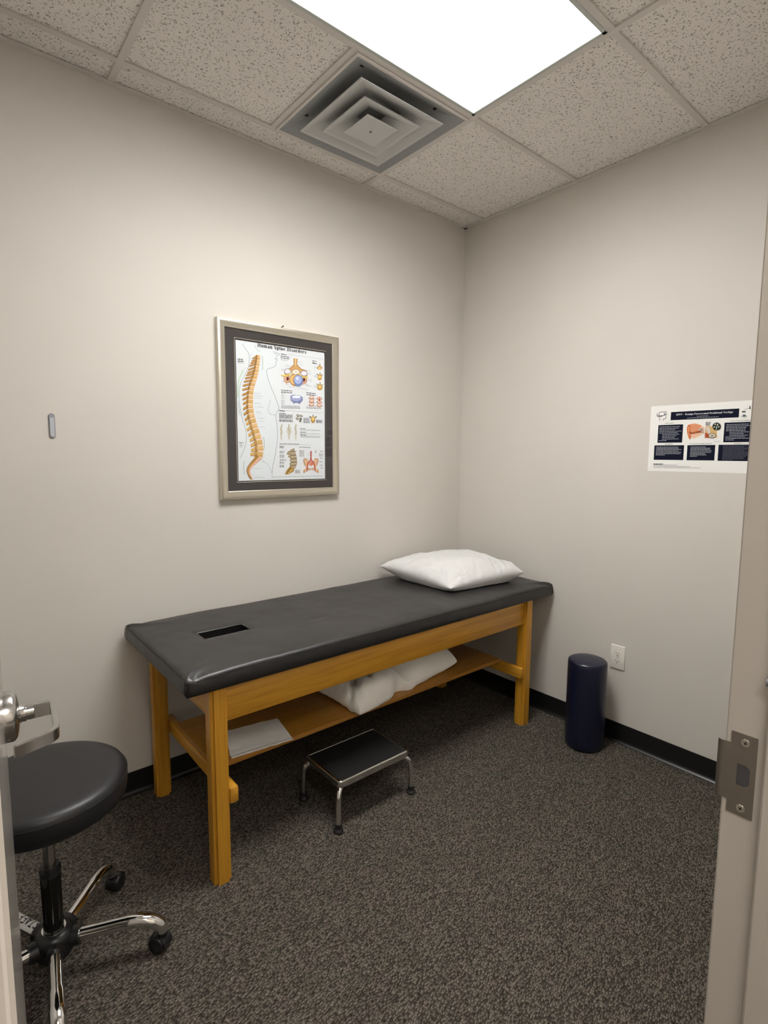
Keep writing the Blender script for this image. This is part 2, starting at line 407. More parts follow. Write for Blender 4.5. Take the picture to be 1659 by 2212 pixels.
bm = NB(); box(bm, JX-.0006, JX+.004, -2.1635, -2.1465, zc-.0165, zc+.0165); finish('latch_pocket', bm, plain('grey_latch_pocket', (.055, .055, .058), .6), sp)
for dz in (-.050, .050):
    bm = NB(); yy = -2.155
    cyl(bm, (px+.0005, yy, zc+dz), (px-.0012, yy, zc+dz), .0060, .0052, n=24)
    for k in (0, 1):
        a = .5+k*PI/2; ca, sa = math.cos(a)*.0028, math.sin(a)*.0028; cb, sb = -sa*.22, ca*.22
        v = [bm.verts.new((px-.00135, yy+p, zc+dz+q)) for p, q in ((ca+cb, sa+sb), (ca-cb, sa-sb), (-ca-cb, -sa-sb), (-ca+cb, -sa+sb))]
        bm.faces.new(v).material_index = 1
    finish('screw', bm, [M['screw'], M['slot']], sp, smooth=40)
bm = NB(); cyl(bm, (JX-.007, -2.182, 1.168), (JX-.007, -2.1755, 1.168), .0065, .0055, n=16); finish('door_silencer', bm, M['grey'], fr, smooth=40)

# door leaf: open about 86 degrees, hall face seen at a grazing angle
dr = thing('door_1', (-2.66, -2.1, 0), None, None, kind='structure')
E0 = Vector((-2.568, -1.170, 0)); dh = Vector((-.075, -1, 0)).normalized(); nf = Vector((-dh.y, dh.x, 0))   # edge, toward hinge, hall-face normal (+x)
LEN = .905
bm = NB()
P = [E0, E0+dh*LEN, E0+dh*LEN-nf*.044, E0-nf*.044]
extrude_poly(bm, [p+Vector((0, 0, .012)) for p in P], (0, 0, HEAD-.02))
bmesh.ops.bevel(bm, geom=list(bm.edges), offset=.002, segments=2, affect='EDGES')
leaf = finish('door_leaf', bm, M['door'], dr, smooth=40)
bm = NB()
for z in (.25, 1.1, 1.95): cyl(bm, (E0+dh*(LEN+.004)-nf*.044)+Vector((0, 0, z-.055)), (E0+dh*(LEN+.004)-nf*.044)+Vector((0, 0, z+.055)), .008, n=16)
finish('hinge', bm, M['steel'], dr, smooth=40)
zl = 1.003
hc = E0+dh*.068+Vector((0, 0, zl))
lv = None
bm = NB()                                     # rose: stepped disc
def disc_stack(bm, c, ax, prof, n=48):
    u = Vector((0, 0, 1)); w = ax.cross(u).normalized(); rings = []
    for r, d in prof: rings.append([bm.verts.new(c+ax*d+(u*math.cos(2*PI*k/n)+w*math.sin(2*PI*k/n))*r) for k in range(n)])
    for A, B in zip(rings, rings[1:]):
        for k in range(n): bm.faces.new((A[k], A[(k+1) % n], B[(k+1) % n], B[k]))
    bm.faces.new(rings[-1]); bm.faces.new(rings[0][::-1]); bmesh.ops.recalc_face_normals(bm, faces=bm.faces)
disc_stack(bm, hc, nf, [(.0455, .0), (.0455, .012), (.0445, .0145), (.040, .018), (.033, .0205), (.022, .0225), (.017, .023), (.0155, .026), (.0155, .033), (.0135, .0335), (.0135, .045), (.010, .046)])
lv = finish('lever_handle', bm, M['steel'], dr, smooth=35)
# flat bar bent back toward the door
bm = NB()
path = [hc+nf*.034, hc+nf*.066, hc+nf*.0735+dh*.004, hc+nf*.0750+dh*.012, hc+nf*.0735+dh*.100+Vector((0, 0, -.002)), hc+nf*.0715+dh*.112+Vector((0, 0, -.002)), hc+nf*.064+dh*.120+Vector((0, 0, -.003)), hc+nf*.012+dh*.138+Vector((0, 0, -.005))]
hw = [.0130, .0130, .0130, .0125, .0105, .0105, .0105, .0105]; th = [.0075, .0060, .0055, .005, .0042, .0042, .0040, .0038]
rings = []
for i, p in enumerate(path):
    d = (path[min(i+1, len(path)-1)]-path[max(i-1, 0)]); d.z = 0; d.normalize(); s = Vector((-d.y, d.x, 0))
    rings.append([bm.verts.new(p+s*th[i]*a+Vector((0, 0, hw[i]*b))) for a, b in ((-1, -1), (1, -1), (1, 1), (-1, 1))])
for A, B in zip(rings, rings[1:]):
    for k in range(4): bm.faces.new((A[k], A[(k+1) % 4], B[(k+1) % 4], B[k]))
bm.faces.new(rings[0][::-1]); bm.faces.new(rings[-1]); bmesh.ops.recalc_face_normals(bm, faces=bm.faces)
bmesh.ops.bevel(bm, geom=[e for e in bm.edges], offset=.0012, segments=2, affect='EDGES')
finish('lever_bar', bm, M['steel'], lv, smooth=40)

# ------------------------------------------------------------------ treatment table
tb = thing('treatment_table', (-1.05, -.38, 0), 'long oak treatment table with black padded top and face hole', 'treatment table')
def leg(x0, x1, y0, y1):
    bm = NB(); box(bm, x0, x1, y0, y1, 0, .70)
    bmesh.ops.bevel(bm, geom=[e for e in bm.edges if abs(e.verts[0].co.z-e.verts[1].co.z) > .5], offset=.011, segments=4, affect='EDGES')
    finish('leg', bm, M['wood_z'], tb, smooth=35)
LX0, LX1, RX0, RX1 = -1.992, -1.932, -.256, -.190
leg(LX0, LX1, -.724, -.662); leg(LX0, LX1, -.104, -.042); leg(RX0, RX1, -.724, -.662); leg(RX0, RX1, -.104, -.042)
def rail(name, x0, x1, y0, y1, z0, z1, mat, bev=.003):
    bm = NB(); box(bm, x0, x1, y0, y1, z0, z1, bev, 2); return finish(name, bm, mat, tb, smooth=35)
rail('apron', LX1-.001, RX0+.004, -.708, -.688, .572, .701, M['wood_x'])
rail('apron', LX1-.001, RX0+.004, -.082, -.062, .572, .701, M['wood_x'])
rail('apron', LX0+.022, LX0+.042, -.663, -.103, .572, .701, M['wood_y'])
rail('apron', RX1-.042, RX1-.022, -.663, -.103, .572, .701, M['wood_y'])
rail('stretcher', LX1-.0005, LX1+.032, -.722, -.045, .276, .334, M['wood_y'], .007)
rail('stretcher', RX0-.026, RX0+.0005, -.722, -.045, .274, .334, M['wood_y'], .007)
rail('shelf', LX1+.003, RX0-.030, -.588, -.180, .3335, .3525, M['ply'], .002)

# padded top with a rectangular face opening
CX0, CX1, CY0, CY1 = -2.074, -.024, -.733, -.022
ZB, ZT = .7005, .7735
hx0, hx1, hy0, hy1 = -1.886, -1.692, -.412, -.318
def axis_pts(a, b, cuts, n):
    pts = {round(a+(b-a)*i/n, 5) for i in range(n+1)}
    for c in cuts:
        pts = {p for p in pts if abs(p-c) > (b-a)/n*.45}; pts |= {c}
    return sorted(pts)
ins = .016
xsv = axis_pts(CX0+ins, CX1-ins, (hx0-.012, hx0, hx1, hx1+.012), 210); ysv = axis_pts(CY0+ins, CY1-ins, (hy0-.012, hy0, hy1, hy1+.012), 84)
def top_z(x, y):
    u = min(x-CX0, CX1-x); v = min(y-CY0, CY1-y)
    z = ZT-.008*math.exp(-u/.045)-.010*math.exp(-v/.045)
    z += .0022*noise.noise(Vector((x*5, y*6, .3)))+.0009*noise.noise(Vector((x*17, y*14, 2)))
    # pull wrinkles running in from the two near corners
    for cx, cy, sx in ((CX0, CY0, 1), (CX0, CY1, 1), (CX1, CY0, -1), (CX1, CY1, -1)):
        dx, dy = (x-cx)*sx, abs(y-cy); r = math.hypot(dx, dy)
        if r < .30:
            ang = math.atan2(dy, dx)
            z += .003*math.exp(-r/.05)+.016*math.exp(-r/.075)*math.exp(-((ang-.95+r*2.2)/.20)**2)*min(1, r/.03)-.012*math.exp(-r/.08)*math.exp(-((ang-.50+r*2.0)/.20)**2)*min(1, r/.03)
    # dished round the face hole
    hx = max(hx0-x, x-hx1, 0); hy = max(hy0-y, y-hy1, 0); z -= .006*math.exp(-math.hypot(hx, hy)/.016)
    z -= .0018*math.exp(-((x+1.42)/.05)**2-((y+.47)/.014)**2)
    return z
bm = NB(); gv = {}
for i, x in enumerate(xsv):
    for j, y in enumerate(ysv): gv[i, j] = bm.verts.new((x, y, top_z(x, y)))
inside = lambda i, j: hx0-1e-4 < (xsv[i]+xsv[i+1])/2 < hx1+1e-4 and hy0-1e-4 < (ysv[j]+ysv[j+1])/2 < hy1+1e-4
for i in range(len(xsv)-1):
    for j in range(len(ysv)-1):
        if not inside(i, j): bm.faces.new((gv[i, j], gv[i+1, j], gv[i+1, j+1], gv[i, j+1]))
nx, ny = len(xsv)-1, len(ysv)-1
loop = [(i, 0) for i in range(nx)]+[(nx, j) for j in range(ny)]+[(i, ny) for i in range(nx, 0, -1)]+[(0, j) for j in range(ny, 0, -1)]
def side_ring(off, drop):
    out = []
    for i, j in loop:
        v = gv[i, j].co; ox = -1 if i == 0 else (1 if i == nx else 0); oy = -1 if j == 0 else (1 if j == ny else 0)
        dc = min(abs(v.x-CX0), abs(v.x-CX1))+min(abs(v.y-CY0), abs(v.y-CY1))
        wr = .0016*noise.noise(Vector((v.x*22, v.y*22, drop*40)))*(1 if 0 < drop < .9 else 0)
        z = v.z+(ZB-v.z)*drop
        out.append(bm.verts.new((v.x+ox*(off+wr), v.y+oy*(off+wr), z)))
    return out
prev = [gv[k] for k in loop]
for off, drop in ((.0055, .03), (.0105, .09), (.0135, .17), (.0147, .24), (.0152, .30), (.0165, .45), (.0172, .62), (.0165, .80), (.0150, .92), (.0125, .985), (.006, 1.0)):
    cur = side_ring(off, drop); n = len(cur)
    for k in range(n): bm.faces.new((prev[k], cur[k], cur[(k+1) % n], prev[(k+1) % n]))
    prev = cur
bm.faces.new(prev[::-1])
bmesh.ops.recalc_face_normals(bm, faces=bm.faces)
cushion = finish('cushion', bm, M['vinyl'], tb, smooth=True)
# lining of the face opening
bm = NB(); ih = [i for i, x in enumerate(xsv) if hx0-1e-4 <= x <= hx1+1e-4]; jh = [j for j, y in enumerate(ysv) if hy0-1e-4 <= y <= hy1+1e-4]
hl = [(i, jh[0]) for i in ih]+[(ih[-1], j) for j in jh[1:]]+[(i, jh[-1]) for i in ih[-2::-1]]+[(ih[0], j) for j in jh[-2:0:-1]]
hcx, hcy = (hx0+hx1)/2, (hy0+hy1)/2; prev = None
for sc, z in ((1.0, None), (.985, -.006), (.97, -.014), (.965, -.03), (.96, -.055), (.93, -.068)):
    cur = []
    for i, j in hl:
        x, y = xsv[i], ysv[j]; zt = top_z(x, y)
        if z is not None:
            x = hcx+(x-hcx)*sc; y = hcy+(y-hcy)*sc; zt += z; x += .002*noise.noise(Vector((x*60, y*60, z*20))); y += .003*noise.noise(Vector((x*50, y*70, z*30+5)))
        cur.append(bm.verts.new((x, y, zt)))
    if prev:
        n = len(cur)
        for k in range(n): bm.faces.new((prev[k], prev[(k+1) % n], cur[(k+1) % n], cur[k]))
    prev = cur
bm.faces.new(prev)
bmesh.ops.recalc_face_normals(bm, faces=bm.faces)
finish('face_opening_lining', bm, M['rimvinyl'], cushion, smooth=True)
bm = NB(); tube(bm, [(x, y, top_z(x, y)-.0022) for x, y in [(hx0+.006, hy0)]+[(hx0+(hx1-hx0)*k/20, hy0) for k in range(1, 20)]+[(hx1-.006, hy0), (hx1, hy0+.006)]+[(hx1, hy0+(hy1-hy0)*k/10) for k in range(1, 10)]+[(hx1, hy1-.006), (hx1-.006, hy1)]+[(hx1-(hx1-hx0)*k/20, hy1) for k in range(1, 20)]+[(hx0+.006, hy1), (hx0, hy1-.006)]+[(hx0, hy1-(hy1-hy0)*k/10) for k in range(1, 10)]+[(hx0, hy0+.006), (hx0+.006, hy0)]], .0042, 10, caps=False)
finish('face_opening_rim', bm, M['rimvinyl'], cushion, smooth=True)
# stitched seam along the upper edge of the sides
bm = NB()
sm = []
for y, x0, x1 in ((CY0, CX0+.035, CX1-.01),):
    pts = []
    for k in range(121):
        x = x0+(x1-x0)*k/120; pts.append((x, y+.0022, top_z(x, CY0+ins)-.0095))
    tube(bm, pts, .0013, 6)
tube(bm, [(CX0+.0022, CY0+.03+(CY1-CY0-.06)*k/40, top_z(CX0+ins, CY0+.03+(CY1-CY0-.06)*k/40)-.0095) for k in range(41)], .0011, 6)
for cx, cy, sx, sy in ((CX0, CY0, -1, -1), (CX1, CY0, 1, -1)):
    tube(bm, [(cx-sx*(.002-.0022*math.sin(t*PI)), cy-sy*(.002-.0022*math.sin(t*PI)), ZB+.004+(.036)*t) for t in [k/8 for k in range(9)]], .0024, 6)
finish('seam', bm, M['thread'], cushion, smooth=True)

# ------------------------------------------------------------------ pillows
def pillow_mesh(corners, zfun_base, tmax, up, rest, seed, n=72, pinch=.055, creases=(), hscale=1.0, edge_p=2.6, notch=(), lift=0.0, ep=.62, wamp=1.0, ep_right=None):
    """corners BL, BR, FR, FL as (x,y,z of the seam); returns bmesh"""
    BL, BR, FR, FL = [Vector(c) for c in corners]
    bm = NB(); top = {}; bot = {}
    for i in range(n+1):
        for j in range(n+1):
            u, v = -1+2*i/n, -1+2*j/n
            u = math.sin(u*PI/2)*.35+u*.65; v = math.sin(v*PI/2)*.35+v*.65
            a, b = (u+1)/2, (v+1)/2
            p = (FL*(1-a)+FR*a)*(1-b)+(BL*(1-a)+BR*a)*b
            ex = (BR-BL+FR-FL)/2; ey = (BL-FL+BR-FR)/2
            p = p-ex*.5*u*pinch*(1-v*v)-ey*.5*v*pinch*(1-u*u)
            for nu, nw, nd in notch: p = p+ey*nd*math.exp(-((u-nu)/nw)**2)*max(0, -v)**2
            p.z += lift*((1-u*u)*v**4+(1-v*v)*u**4)
            T = tmax*(max(0, 1-abs(u)**(edge_p if u < 0 else (ep_right or edge_p)))**ep)*(max(0, 1-abs(v)**edge_p)**ep)
            edge = min(1, T/tmax*2.2)
            q = Vector((p.x*8, p.y*8, seed))
            wr = .010*noise.noise(q)*T/tmax+.006*noise.noise(q*2.3)*edge
            rim = (1-T/tmax)                                      # gathers running in from the seams
            wr += .0055*math.sin(u*34+3*noise.noise(q))*max(0, abs(v)-.45)*edge*rim*2*(.5+noise.noise(q*1.7))
            wr += .0055*math.sin(v*30+3*noise.noise(q+Vector((9, 0, 0))))*max(0, abs(u)-.45)*edge*rim*2*(.5+noise.noise(q*1.5))
            for (cu, cv, ca, cw, cd, cl) in creases:
                du, dv = u-cu, v-cv; al = du*math.cos(ca)+dv*math.sin(ca); ac = -du*math.sin(ca)+dv*math.cos(ca)
                wr -= cd*math.exp(-(ac/cw)**2)*math.exp(-(al/cl)**2)*edge
            wr *= wamp; zt = p.z+T*up*hscale+wr; zb = max(rest, p.z-T*(1-up)*1.6+.35*wr*(1 if T > 0 else 0))
            zt = max(zt, zb+.0006, rest+.001)
            top[i, j] = bm.verts.new((p.x, p.y, zt))
            bot[i, j] = top[i, j] if i in (0, n) or j in (0, n) else bm.verts.new((p.x, p.y, min(zb, zt-.0004)))
    for i in range(n):
        for j in range(n):
            bm.faces.new((top[i, j], top[i+1, j], top[i+1, j+1], top[i, j+1]))
            q = [bot[i, j], bot[i, j+1], bot[i+1, j+1], bot[i+1, j]]
            if len(set(q)) == 4: bm.faces.new(q)
    return bm
ZC = .7765
pl = thing('pillow', (-.42, -.33, ZC), 'plump white pillow on the wall end of the black padded table', 'pillow')
bm = pillow_mesh([(-.705, -.030, .838), (-.165, -.10, .835), (-.140, -.622, .826), (-.664, -.552, .800)], None, .150, .60, ZC, 3.1, n=110, pinch=.025, lift=.010, ep=.56, wamp=1.45, edge_p=3.0, ep_right=5.5,
                 creases=((.55, -.66, 1.25, .045, .024, .28), (.70, -.62, 1.35, .035, .020, .26), (.40, -.78, 1.0, .04, .016, .2), (.84, -.5, 1.4, .035, .016, .3), (-.10, -.80, .9, .05, .012, .2), (-.45, -.80, .25, .045, .010, .25), (-.80, -.62, .9, .04, .010, .2), (-.80, -.1, 1.7, .05, .008, .3)))
finish('pillowcase', bm, M['pillow'], pl, smooth=True)
bm = NB()                                     # hemmed open end of the case
hp = []
for k in range(33):
    t = k/32; p = Vector((-.152, -.600, .822)).lerp(Vector((-.166, -.125, .826)), t)
    hp.append((p.x-.004+.012*math.sin(t*PI)*-1+.014*math.sin(t*PI), p.y, p.z+.026*math.sin(t*PI)**.7))
tube(bm, hp, [(.004+.007*math.sin(PI*min(1, k/32)), .005+.020*math.sin(PI*k/32)) for k in range(33)], 12)
finish('pillowcase_hem', bm, M['pillow'], pl, smooth=True)

ZS = .3535
p2 = thing('pillow', (-.96, -.40, ZS), 'limp off-white pillow with a deep crease on the shelf under the table', 'pillow')
bm = pillow_mesh([(-1.372, -.200, .40), (-.665, -.18, .41), (-.598, -.548, .400), (-1.312, -.640, .372)], None, .175, .80, ZS, 8.4, n=110, pinch=.02, edge_p=4.0, lift=.014, ep=.44, wamp=1.5, notch=((-.16, .16, .10),),
                 creases=((-.16, -.72, 2.15, .09, .085, .34), (-.05, -.35, 2.55, .10, .045, .45), (-.74, -.35, 1.25, .05, .032, .32), (-.60, -.45, 1.35, .045, .028, .30), (-.86, -.5, 1.0, .05, .02, .3), (.25, -.45, .45, .08, .03, .45), (.55, -.6, .9, .06, .018, .3), (.12, .1, 2.2, .08, .03, .4)))
finish('pillowcase', bm, M['pillow2'], p2, smooth=True)

# folded sheet of paper
bm = NB(); n = 26; corners = [Vector((-1.800, -.386, 0)), Vector((-1.588, -.422, 0)), Vector((-1.622, -.606, 0)), Vector((-1.868, -.578, 0))]
for lay, (zo, sh) in enumerate(((.0008, (.004, -.004)), (.0042, (0, 0)))):
    g = {}
    for i in range(n+1):
        for j in range(n+1):
            a, b = i/n, j/n; p = (corners[3]*(1-a)+corners[2]*a)*(1-b)+(corners[0]*(1-a)+corners[1]*a)*b
            jag = .004*noise.noise(Vector((a*9, lay*3, 1))) if j == 0 else 0
            z = ZS+zo+.0022*(noise.noise(Vector((p.x*22, p.y*22, lay)))+.6)*(1 if lay else .1)+(.003*(1-b)**6 if lay else 0)
            g[i, j] = bm.verts.new((p.x+sh[0], p.y+sh[1]+jag, z))
    for i in range(n):
        for j in range(n): bm.faces.new((g[i, j], g[i+1, j], g[i+1, j+1], g[i, j+1]))
finish('folded_sheet', bm, M['paper'], smooth=True, origin=(-1.72, -.5, ZS), label='flat folded white sheet on the shelf behind the near table leg', cat='sheet')

# ------------------------------------------------------------------ chrome step stool
st = thing('step_stool', (-1.315, -.635, 0), 'low chrome step stool with black rubber tread under the table', 'step stool')
sx0, sx1, sy0, sy1, sz = -1.500, -1.132, -.757, -.508, .197
bm = NB(); box(bm, sx0+.006, sx1-.006, sy0+.006, sy1-.006, sz-.010, sz, .003, 2)
for k in range(22):
    y = sy0+.016+(sy1-sy0-.032)*k/21; box(bm, sx0+.014, sx1-.014, y-.0025, y+.0025, sz-.001, sz+.0009)
finish('tread', bm, M['tread'], st)
bm = NB()
rr = .016
def rounded(x0, x1, y0, y1, r, z, n=6):
    o = []
    for cx, cy, a in ((x1-r, y1-r, 0), (x0+r, y1-r, PI/2), (x0+r, y0+r, PI), (x1-r, y0+r, 1.5*PI)):
        for k in range(n+1): o.append((cx+r*math.cos(a+k*PI/2/n), cy+r*math.sin(a+k*PI/2/n), z))
    return o
prof = [(.009, sz-.001), (.008, sz+.0010), (.0045, sz+.0013), (.0018, sz+.0004), (.0003, sz-.0018), (-.0006, sz-.005), (-.0006, sz-.026), (.001, sz-.028), (.004, sz-.028), (.005, sz-.012)]
R = [[bm.verts.new(p) for p in rounded(sx0+o, sx1-o, sy0+o, sy1-o, max(rr-o, .004), z)] for o, z in prof]
for A, B in zip(R, R[1:]):
    n = len(A)
    for k in range(n): bm.faces.new((A[k], B[k], B[(k+1) % n], A[(k+1) % n]))
finish('rim', bm, M['chrome'], st, smooth=40)
for cx, cy, dx, dy in ((sx0, sy0, -1, -1), (sx1, sy0, 1, -1), (sx1, sy1, 1, 1), (sx0, sy1, -1, 1)):
    bm = NB(); ix, iy = cx-dx*.012, cy-dy*.012
    tube(bm, spline([(ix-dx*.06, iy-dy*.04, sz-.030), (ix-dx*.02, iy-dy*.014, sz-.030), (ix+dx*.004, iy+dy*.003, sz-.035), (ix+dx*.016, iy+dy*.012, sz-.052), (ix+dx*.020, iy+dy*.016, sz-.08), (ix+dx*.022, iy+dy*.018, .012)], 6), .0105, 16)
    lg = finish('leg', bm, M['chrome'], st, smooth=True)
    bm = NB(); fx, fy = ix+dx*.022, iy+dy*.018
    lathe(bm, [(.014, .036), (.0145, .026), (.0135, .018), (.016, .013), (.0195, .009), (.0205, .003), (.019, 0)][::-1], fx, fy, 24)
    finish('rubber_foot', bm, M['rubber'], lg, smooth=50)

# ------------------------------------------------------------------ swivel stool
qx, qy = -2.464, -.727
ss = thing('swivel_stool', (qx, qy, 0), 'round black padded stool on a five-wheeled chrome base', 'stool')
bm = NB()
zt, zb_, rs = .597, .518, .204
prof = [(0.001, zb_-.004), (rs-.03, zb_-.003), (rs-.008, zb_), (rs-.002, zb_+.006), (rs, zb_+.018), (rs+.0015, zb_+.035), (rs+.001, zt-.026), (rs-.001, zt-.019), (rs-.005, zt-.011), (rs-.012, zt-.005), (rs-.025, zt-.0012), (rs-.06, zt+.001), (.08, zt+.002), (.001, zt+.002)]
lathe(bm, prof, qx, qy, 96)
seat = finish('seat', bm, M['seatvinyl'], ss, smooth=True)
bm = NB(); tube(bm, [(qx+(rs+.0009)*math.cos(2*PI*k/96), qy+(rs+.0009)*math.sin(2*PI*k/96), zt-.0225) for k in range(97)], .0012, 6, caps=False)
finish('seat_seam', bm, M['thread'], seat, smooth=True)
bm = NB(); lathe(bm, [(.060, .502), (.075, .505), (.075, .513), (.001, .514)], qx, qy, 32); finish('seat_plate', bm, M['plastic'], seat, smooth=40)
bm = NB(); cyl(bm, (qx, qy, .30), (qx, qy, .505), .0145, n=32); finish('gas_piston', bm, M['steel'], ss, smooth=40)
bm = NB(); lathe(bm, [(.0225, .095), (.0255, .10), (.0255, .312), (.0245, .314), (.001, .314)], qx, qy, 40); cl = finish('column', bm, M['column'], ss, smooth=40)
bm = NB(); lathe(bm, [(.0258, .309), (.0270, .311), (.0270, .326), (.0235, .336), (.001, .336)], qx, qy, 40); finish('column_cap', bm, M['plastic'], cl, smooth=40)
bm = NB(); lathe(bm, [(.030, .066), (.046, .070), (.050, .085), (.0505, .118), (.046, .132), (.036, .140), (.028, .1415), (.001, .1415)], qx, qy, 40)
for k in range(5):
    a = math.radians(-25+72*k); cyl(bm, (qx+.03*math.cos(a), qy+.03*math.sin(a), .104), (qx+.066*math.cos(a), qy+.066*math.sin(a), .106), .027, .0245, n=24)
hub = finish('hub', bm, M['plastic'], ss, smooth=40)
bm = NB(); cyl(bm, (qx, qy, .1405), (qx, qy, .1435), .0305, .0300, n=40); finish('hub_ring', bm, M['chrome'], hub, smooth=40)
for k in range(5):
    a = math.radians(-25+72*k); ca, sa = math.cos(a), math.sin(a)
    at = lambda r, z: (qx+r*ca, qy+r*sa, z)
    bm = NB()
    tube(bm, spline([at(.050, .106), at(.12, .110), at(.19, .114), at(.235, .111), at(.265, .098), at(.282, .078), at(.286, .066)], 6),
         [(.0165, .0175)]*6+[(.0165, .0175)]*6+[(.0185, .0185)]*6+[(.0195, .0190)]*6+[(.018, .0180)]*6+[(.0165, .0165)]*6+[(.016, .016)], 20)
    lg = finish('leg', bm, M['chrome'], ss, smooth=True)
    # twin wheel caster with hood, each turned its own way
    sw = [2.2, .7, 1.9, 2.8, -1.2][k]; fw = Vector((math.cos(sw), math.sin(sw), 0)); sd = Vector((-fw.y, fw.x, 0)); c0 = Vector(at(.288, 0))+fw*.016
    bm = NB()
    for s in (-1, 1):
        disc_stack(bm, c0+Vector((0, 0, .0265))+sd*s*.006, sd*s, [(.0265, 0), (.0265, .010), (.0255, .0145), (.022, .017), (.010, .0185)], 32)
    N2 = 16; ringp = None                         # hood: arched band over the wheels
    for q in range(N2+1):
        t = math.radians(-25+190*q/N2); p = c0+Vector((0, 0, .0265))+fw*-.0295*math.cos(t)+Vector((0, 0, .0295*math.sin(t)))
        cur = [bm.verts.new(p+sd*w_) for w_ in (-.019, -.008, .008, .019)]
        if ringp:
            for z_ in range(3): bm.faces.new((ringp[z_], ringp[z_+1], cur[z_+1], cur[z_]))
        ringp = cur
    cyl(bm, Vector(at(.287, .050)), Vector(at(.287, .074)), .011, .013, n=20)
    finish('caster', bm, M['plastic'], lg, smooth=45)
    if k == 2:                                    # white tape with the word STAFF, read from the rear
        bm = NB(); n = 18; r = .0182; prev = None
        rad = lambda r_, d: Vector((qx+r_*ca, qy+r_*sa, 0))
        side = Vector((-sa, ca, 0))
        for q in range(n+1):
            t = math.radians(-75+150*q/n)
            cur = [bm.verts.new(Vector(at(rr_, zz))+side*r*math.sin(t)+Vector((0, 0, .0190*math.cos(t)))) for rr_, zz in ((.058, .1065), (.190, .1127))]
            if prev: bm.faces.new((prev[0], prev[1], cur[1], cur[0]))
            prev = cur
        bmesh.ops.recalc_face_normals(bm, faces=bm.faces)
        tp = {'S': [[(.9, .85), (.5, 1), (.1, .82), (.2, .6), (.75, .42), (.88, .2), (.5, 0), (.08, .15)]], 'T': [[(0, 1), (1, 1)], [(.5, 1), (.5, 0)]], 'A': [[(0, 0), (.5, 1), (1, 0)], [(.2, .38), (.8, .38)]], 'F': [[(.1, 0), (.1, 1), (.95, 1)], [(.1, .52), (.75, .52)]]}
        def on_tape(d, h):                        # d along the leg, h across the tube (metres)
            t = h/r; z0 = .1065+(d-.058)/.132*.0062
            return Vector(at(d, z0))+side*(r+.0006)*math.sin(t)+Vector((0, 0, .0197*math.cos(t)))
        d = .0625; hgt = .0235
        for ch in 'STAFF':
            for stroke in tp[ch]:
                for (xa, ya), (xb, yb) in zip(stroke, stroke[1:]):
                    for s_ in range(4):
                        q = []
                        for f_ in (s_/4, (s_+1)/4):
                            xx = xa+(xb-xa)*f_; yy = ya+(yb-ya)*f_; q.append((d+.0120*xx+.003*yy, yy*hgt-.0130))
                        dx, dy = q[1][0]-q[0][0], q[1][1]-q[0][1]; L = math.hypot(dx, dy) or 1; ox, oy = -dy/L*.0016, dx/L*.0016
                        bm.faces.new([bm.verts.new(on_tape(*w_)) for w_ in ((q[0][0]+ox, q[0][1]+oy), (q[1][0]+ox, q[1][1]+oy), (q[1][0]-ox, q[1][1]-oy), (q[0][0]-ox, q[0][1]-oy))]).material_index = 1
            d += .0160
        finish('staff_tape', bm, [M['tape'], M['ink']], lg, label='white tape with hand-lettered STAFF')

# ------------------------------------------------------------------ navy bolster
bx, by, br, bh = -.163, -1.035, .0945, .455
bo = thing('bolster', (bx, by, 0), 'navy blue vinyl bolster roll standing upright by the outlet', 'bolster')
bm = NB(); lathe(bm, [(.001, 0), (br-.016, .0), (br-.006, .004), (br-.001, .014), (br, .03), (br+.0006, .2), (br, bh-.022), (br-.0015, bh-.012), (br-.006, bh-.004), (br-.015, bh), (.03, bh+.003), (.001, bh+.003)], bx, by, 72)
cov = finish('cover', bm, M['navy'], bo, smooth=True)
bm = NB(); sa_ = math.radians(186)
tube(bm, [(bx+(br+.0008-.004*max(0, abs(t-.5)*2-.93)*14)*math.cos(sa_), by+(br+.0008-.004*max(0, abs(t-.5)*2-.93)*14)*math.sin(sa_), .006+(bh-.012)*t) for t in [k/30 for k in range(31)]], .0016, 6)
tube(bm, [(bx+(br-.0028)*math.cos(2*PI*k/72), by+(br-.0028)*math.sin(2*PI*k/72), bh-.0085) for k in range(73)], .0012, 6, caps=False)
finish('seam', bm, M['thread'], cov, smooth=True)

# ------------------------------------------------------------------ wall outlet
oy, oz = -1.1105, .4485
ot = thing('wall_outlet', (0, oy, oz), 'white double electrical outlet low on the wall beside the bolster', 'electrical outlet')
bm = NB(); box(bm, -.0065, .0005, oy-.0375, oy+.0375, oz-.063, oz+.063, .0045, 3); finish('cover_plate', bm, M['white'], ot, smooth=40)
for dz in (-.0195, .0195):
    bm = NB(); n = 28; A = []
    for k in range(n):
        t = 2*PI*k/n; A.append((-.0062, oy+.0172*math.cos(t), oz+dz+max(-.0135, min(.0135, .0172*math.sin(t)))))
    extrude_poly(bm, A, (-.0022, 0, 0))
    for yy, hh in ((.0065, .0045), (-.0065, .0036)): box(bm, -.0088, -.0083, oy+yy-.0011, oy+yy+.0011, oz+dz+.002-hh, oz+dz+.002+hh, mi=1)
    cyl(bm, (-.0083, oy, oz+dz-.0085), (-.0088, oy, oz+dz-.0085), .0026, n=12, mi=1)
    finish('receptacle', bm, [M['white'], M['slot']], ot)
bm = NB(); cyl(bm, (-.0064, oy, oz), (-.0078, oy, oz), .0034, n=16); finish('screw', bm, M['screw'], ot, smooth=40)

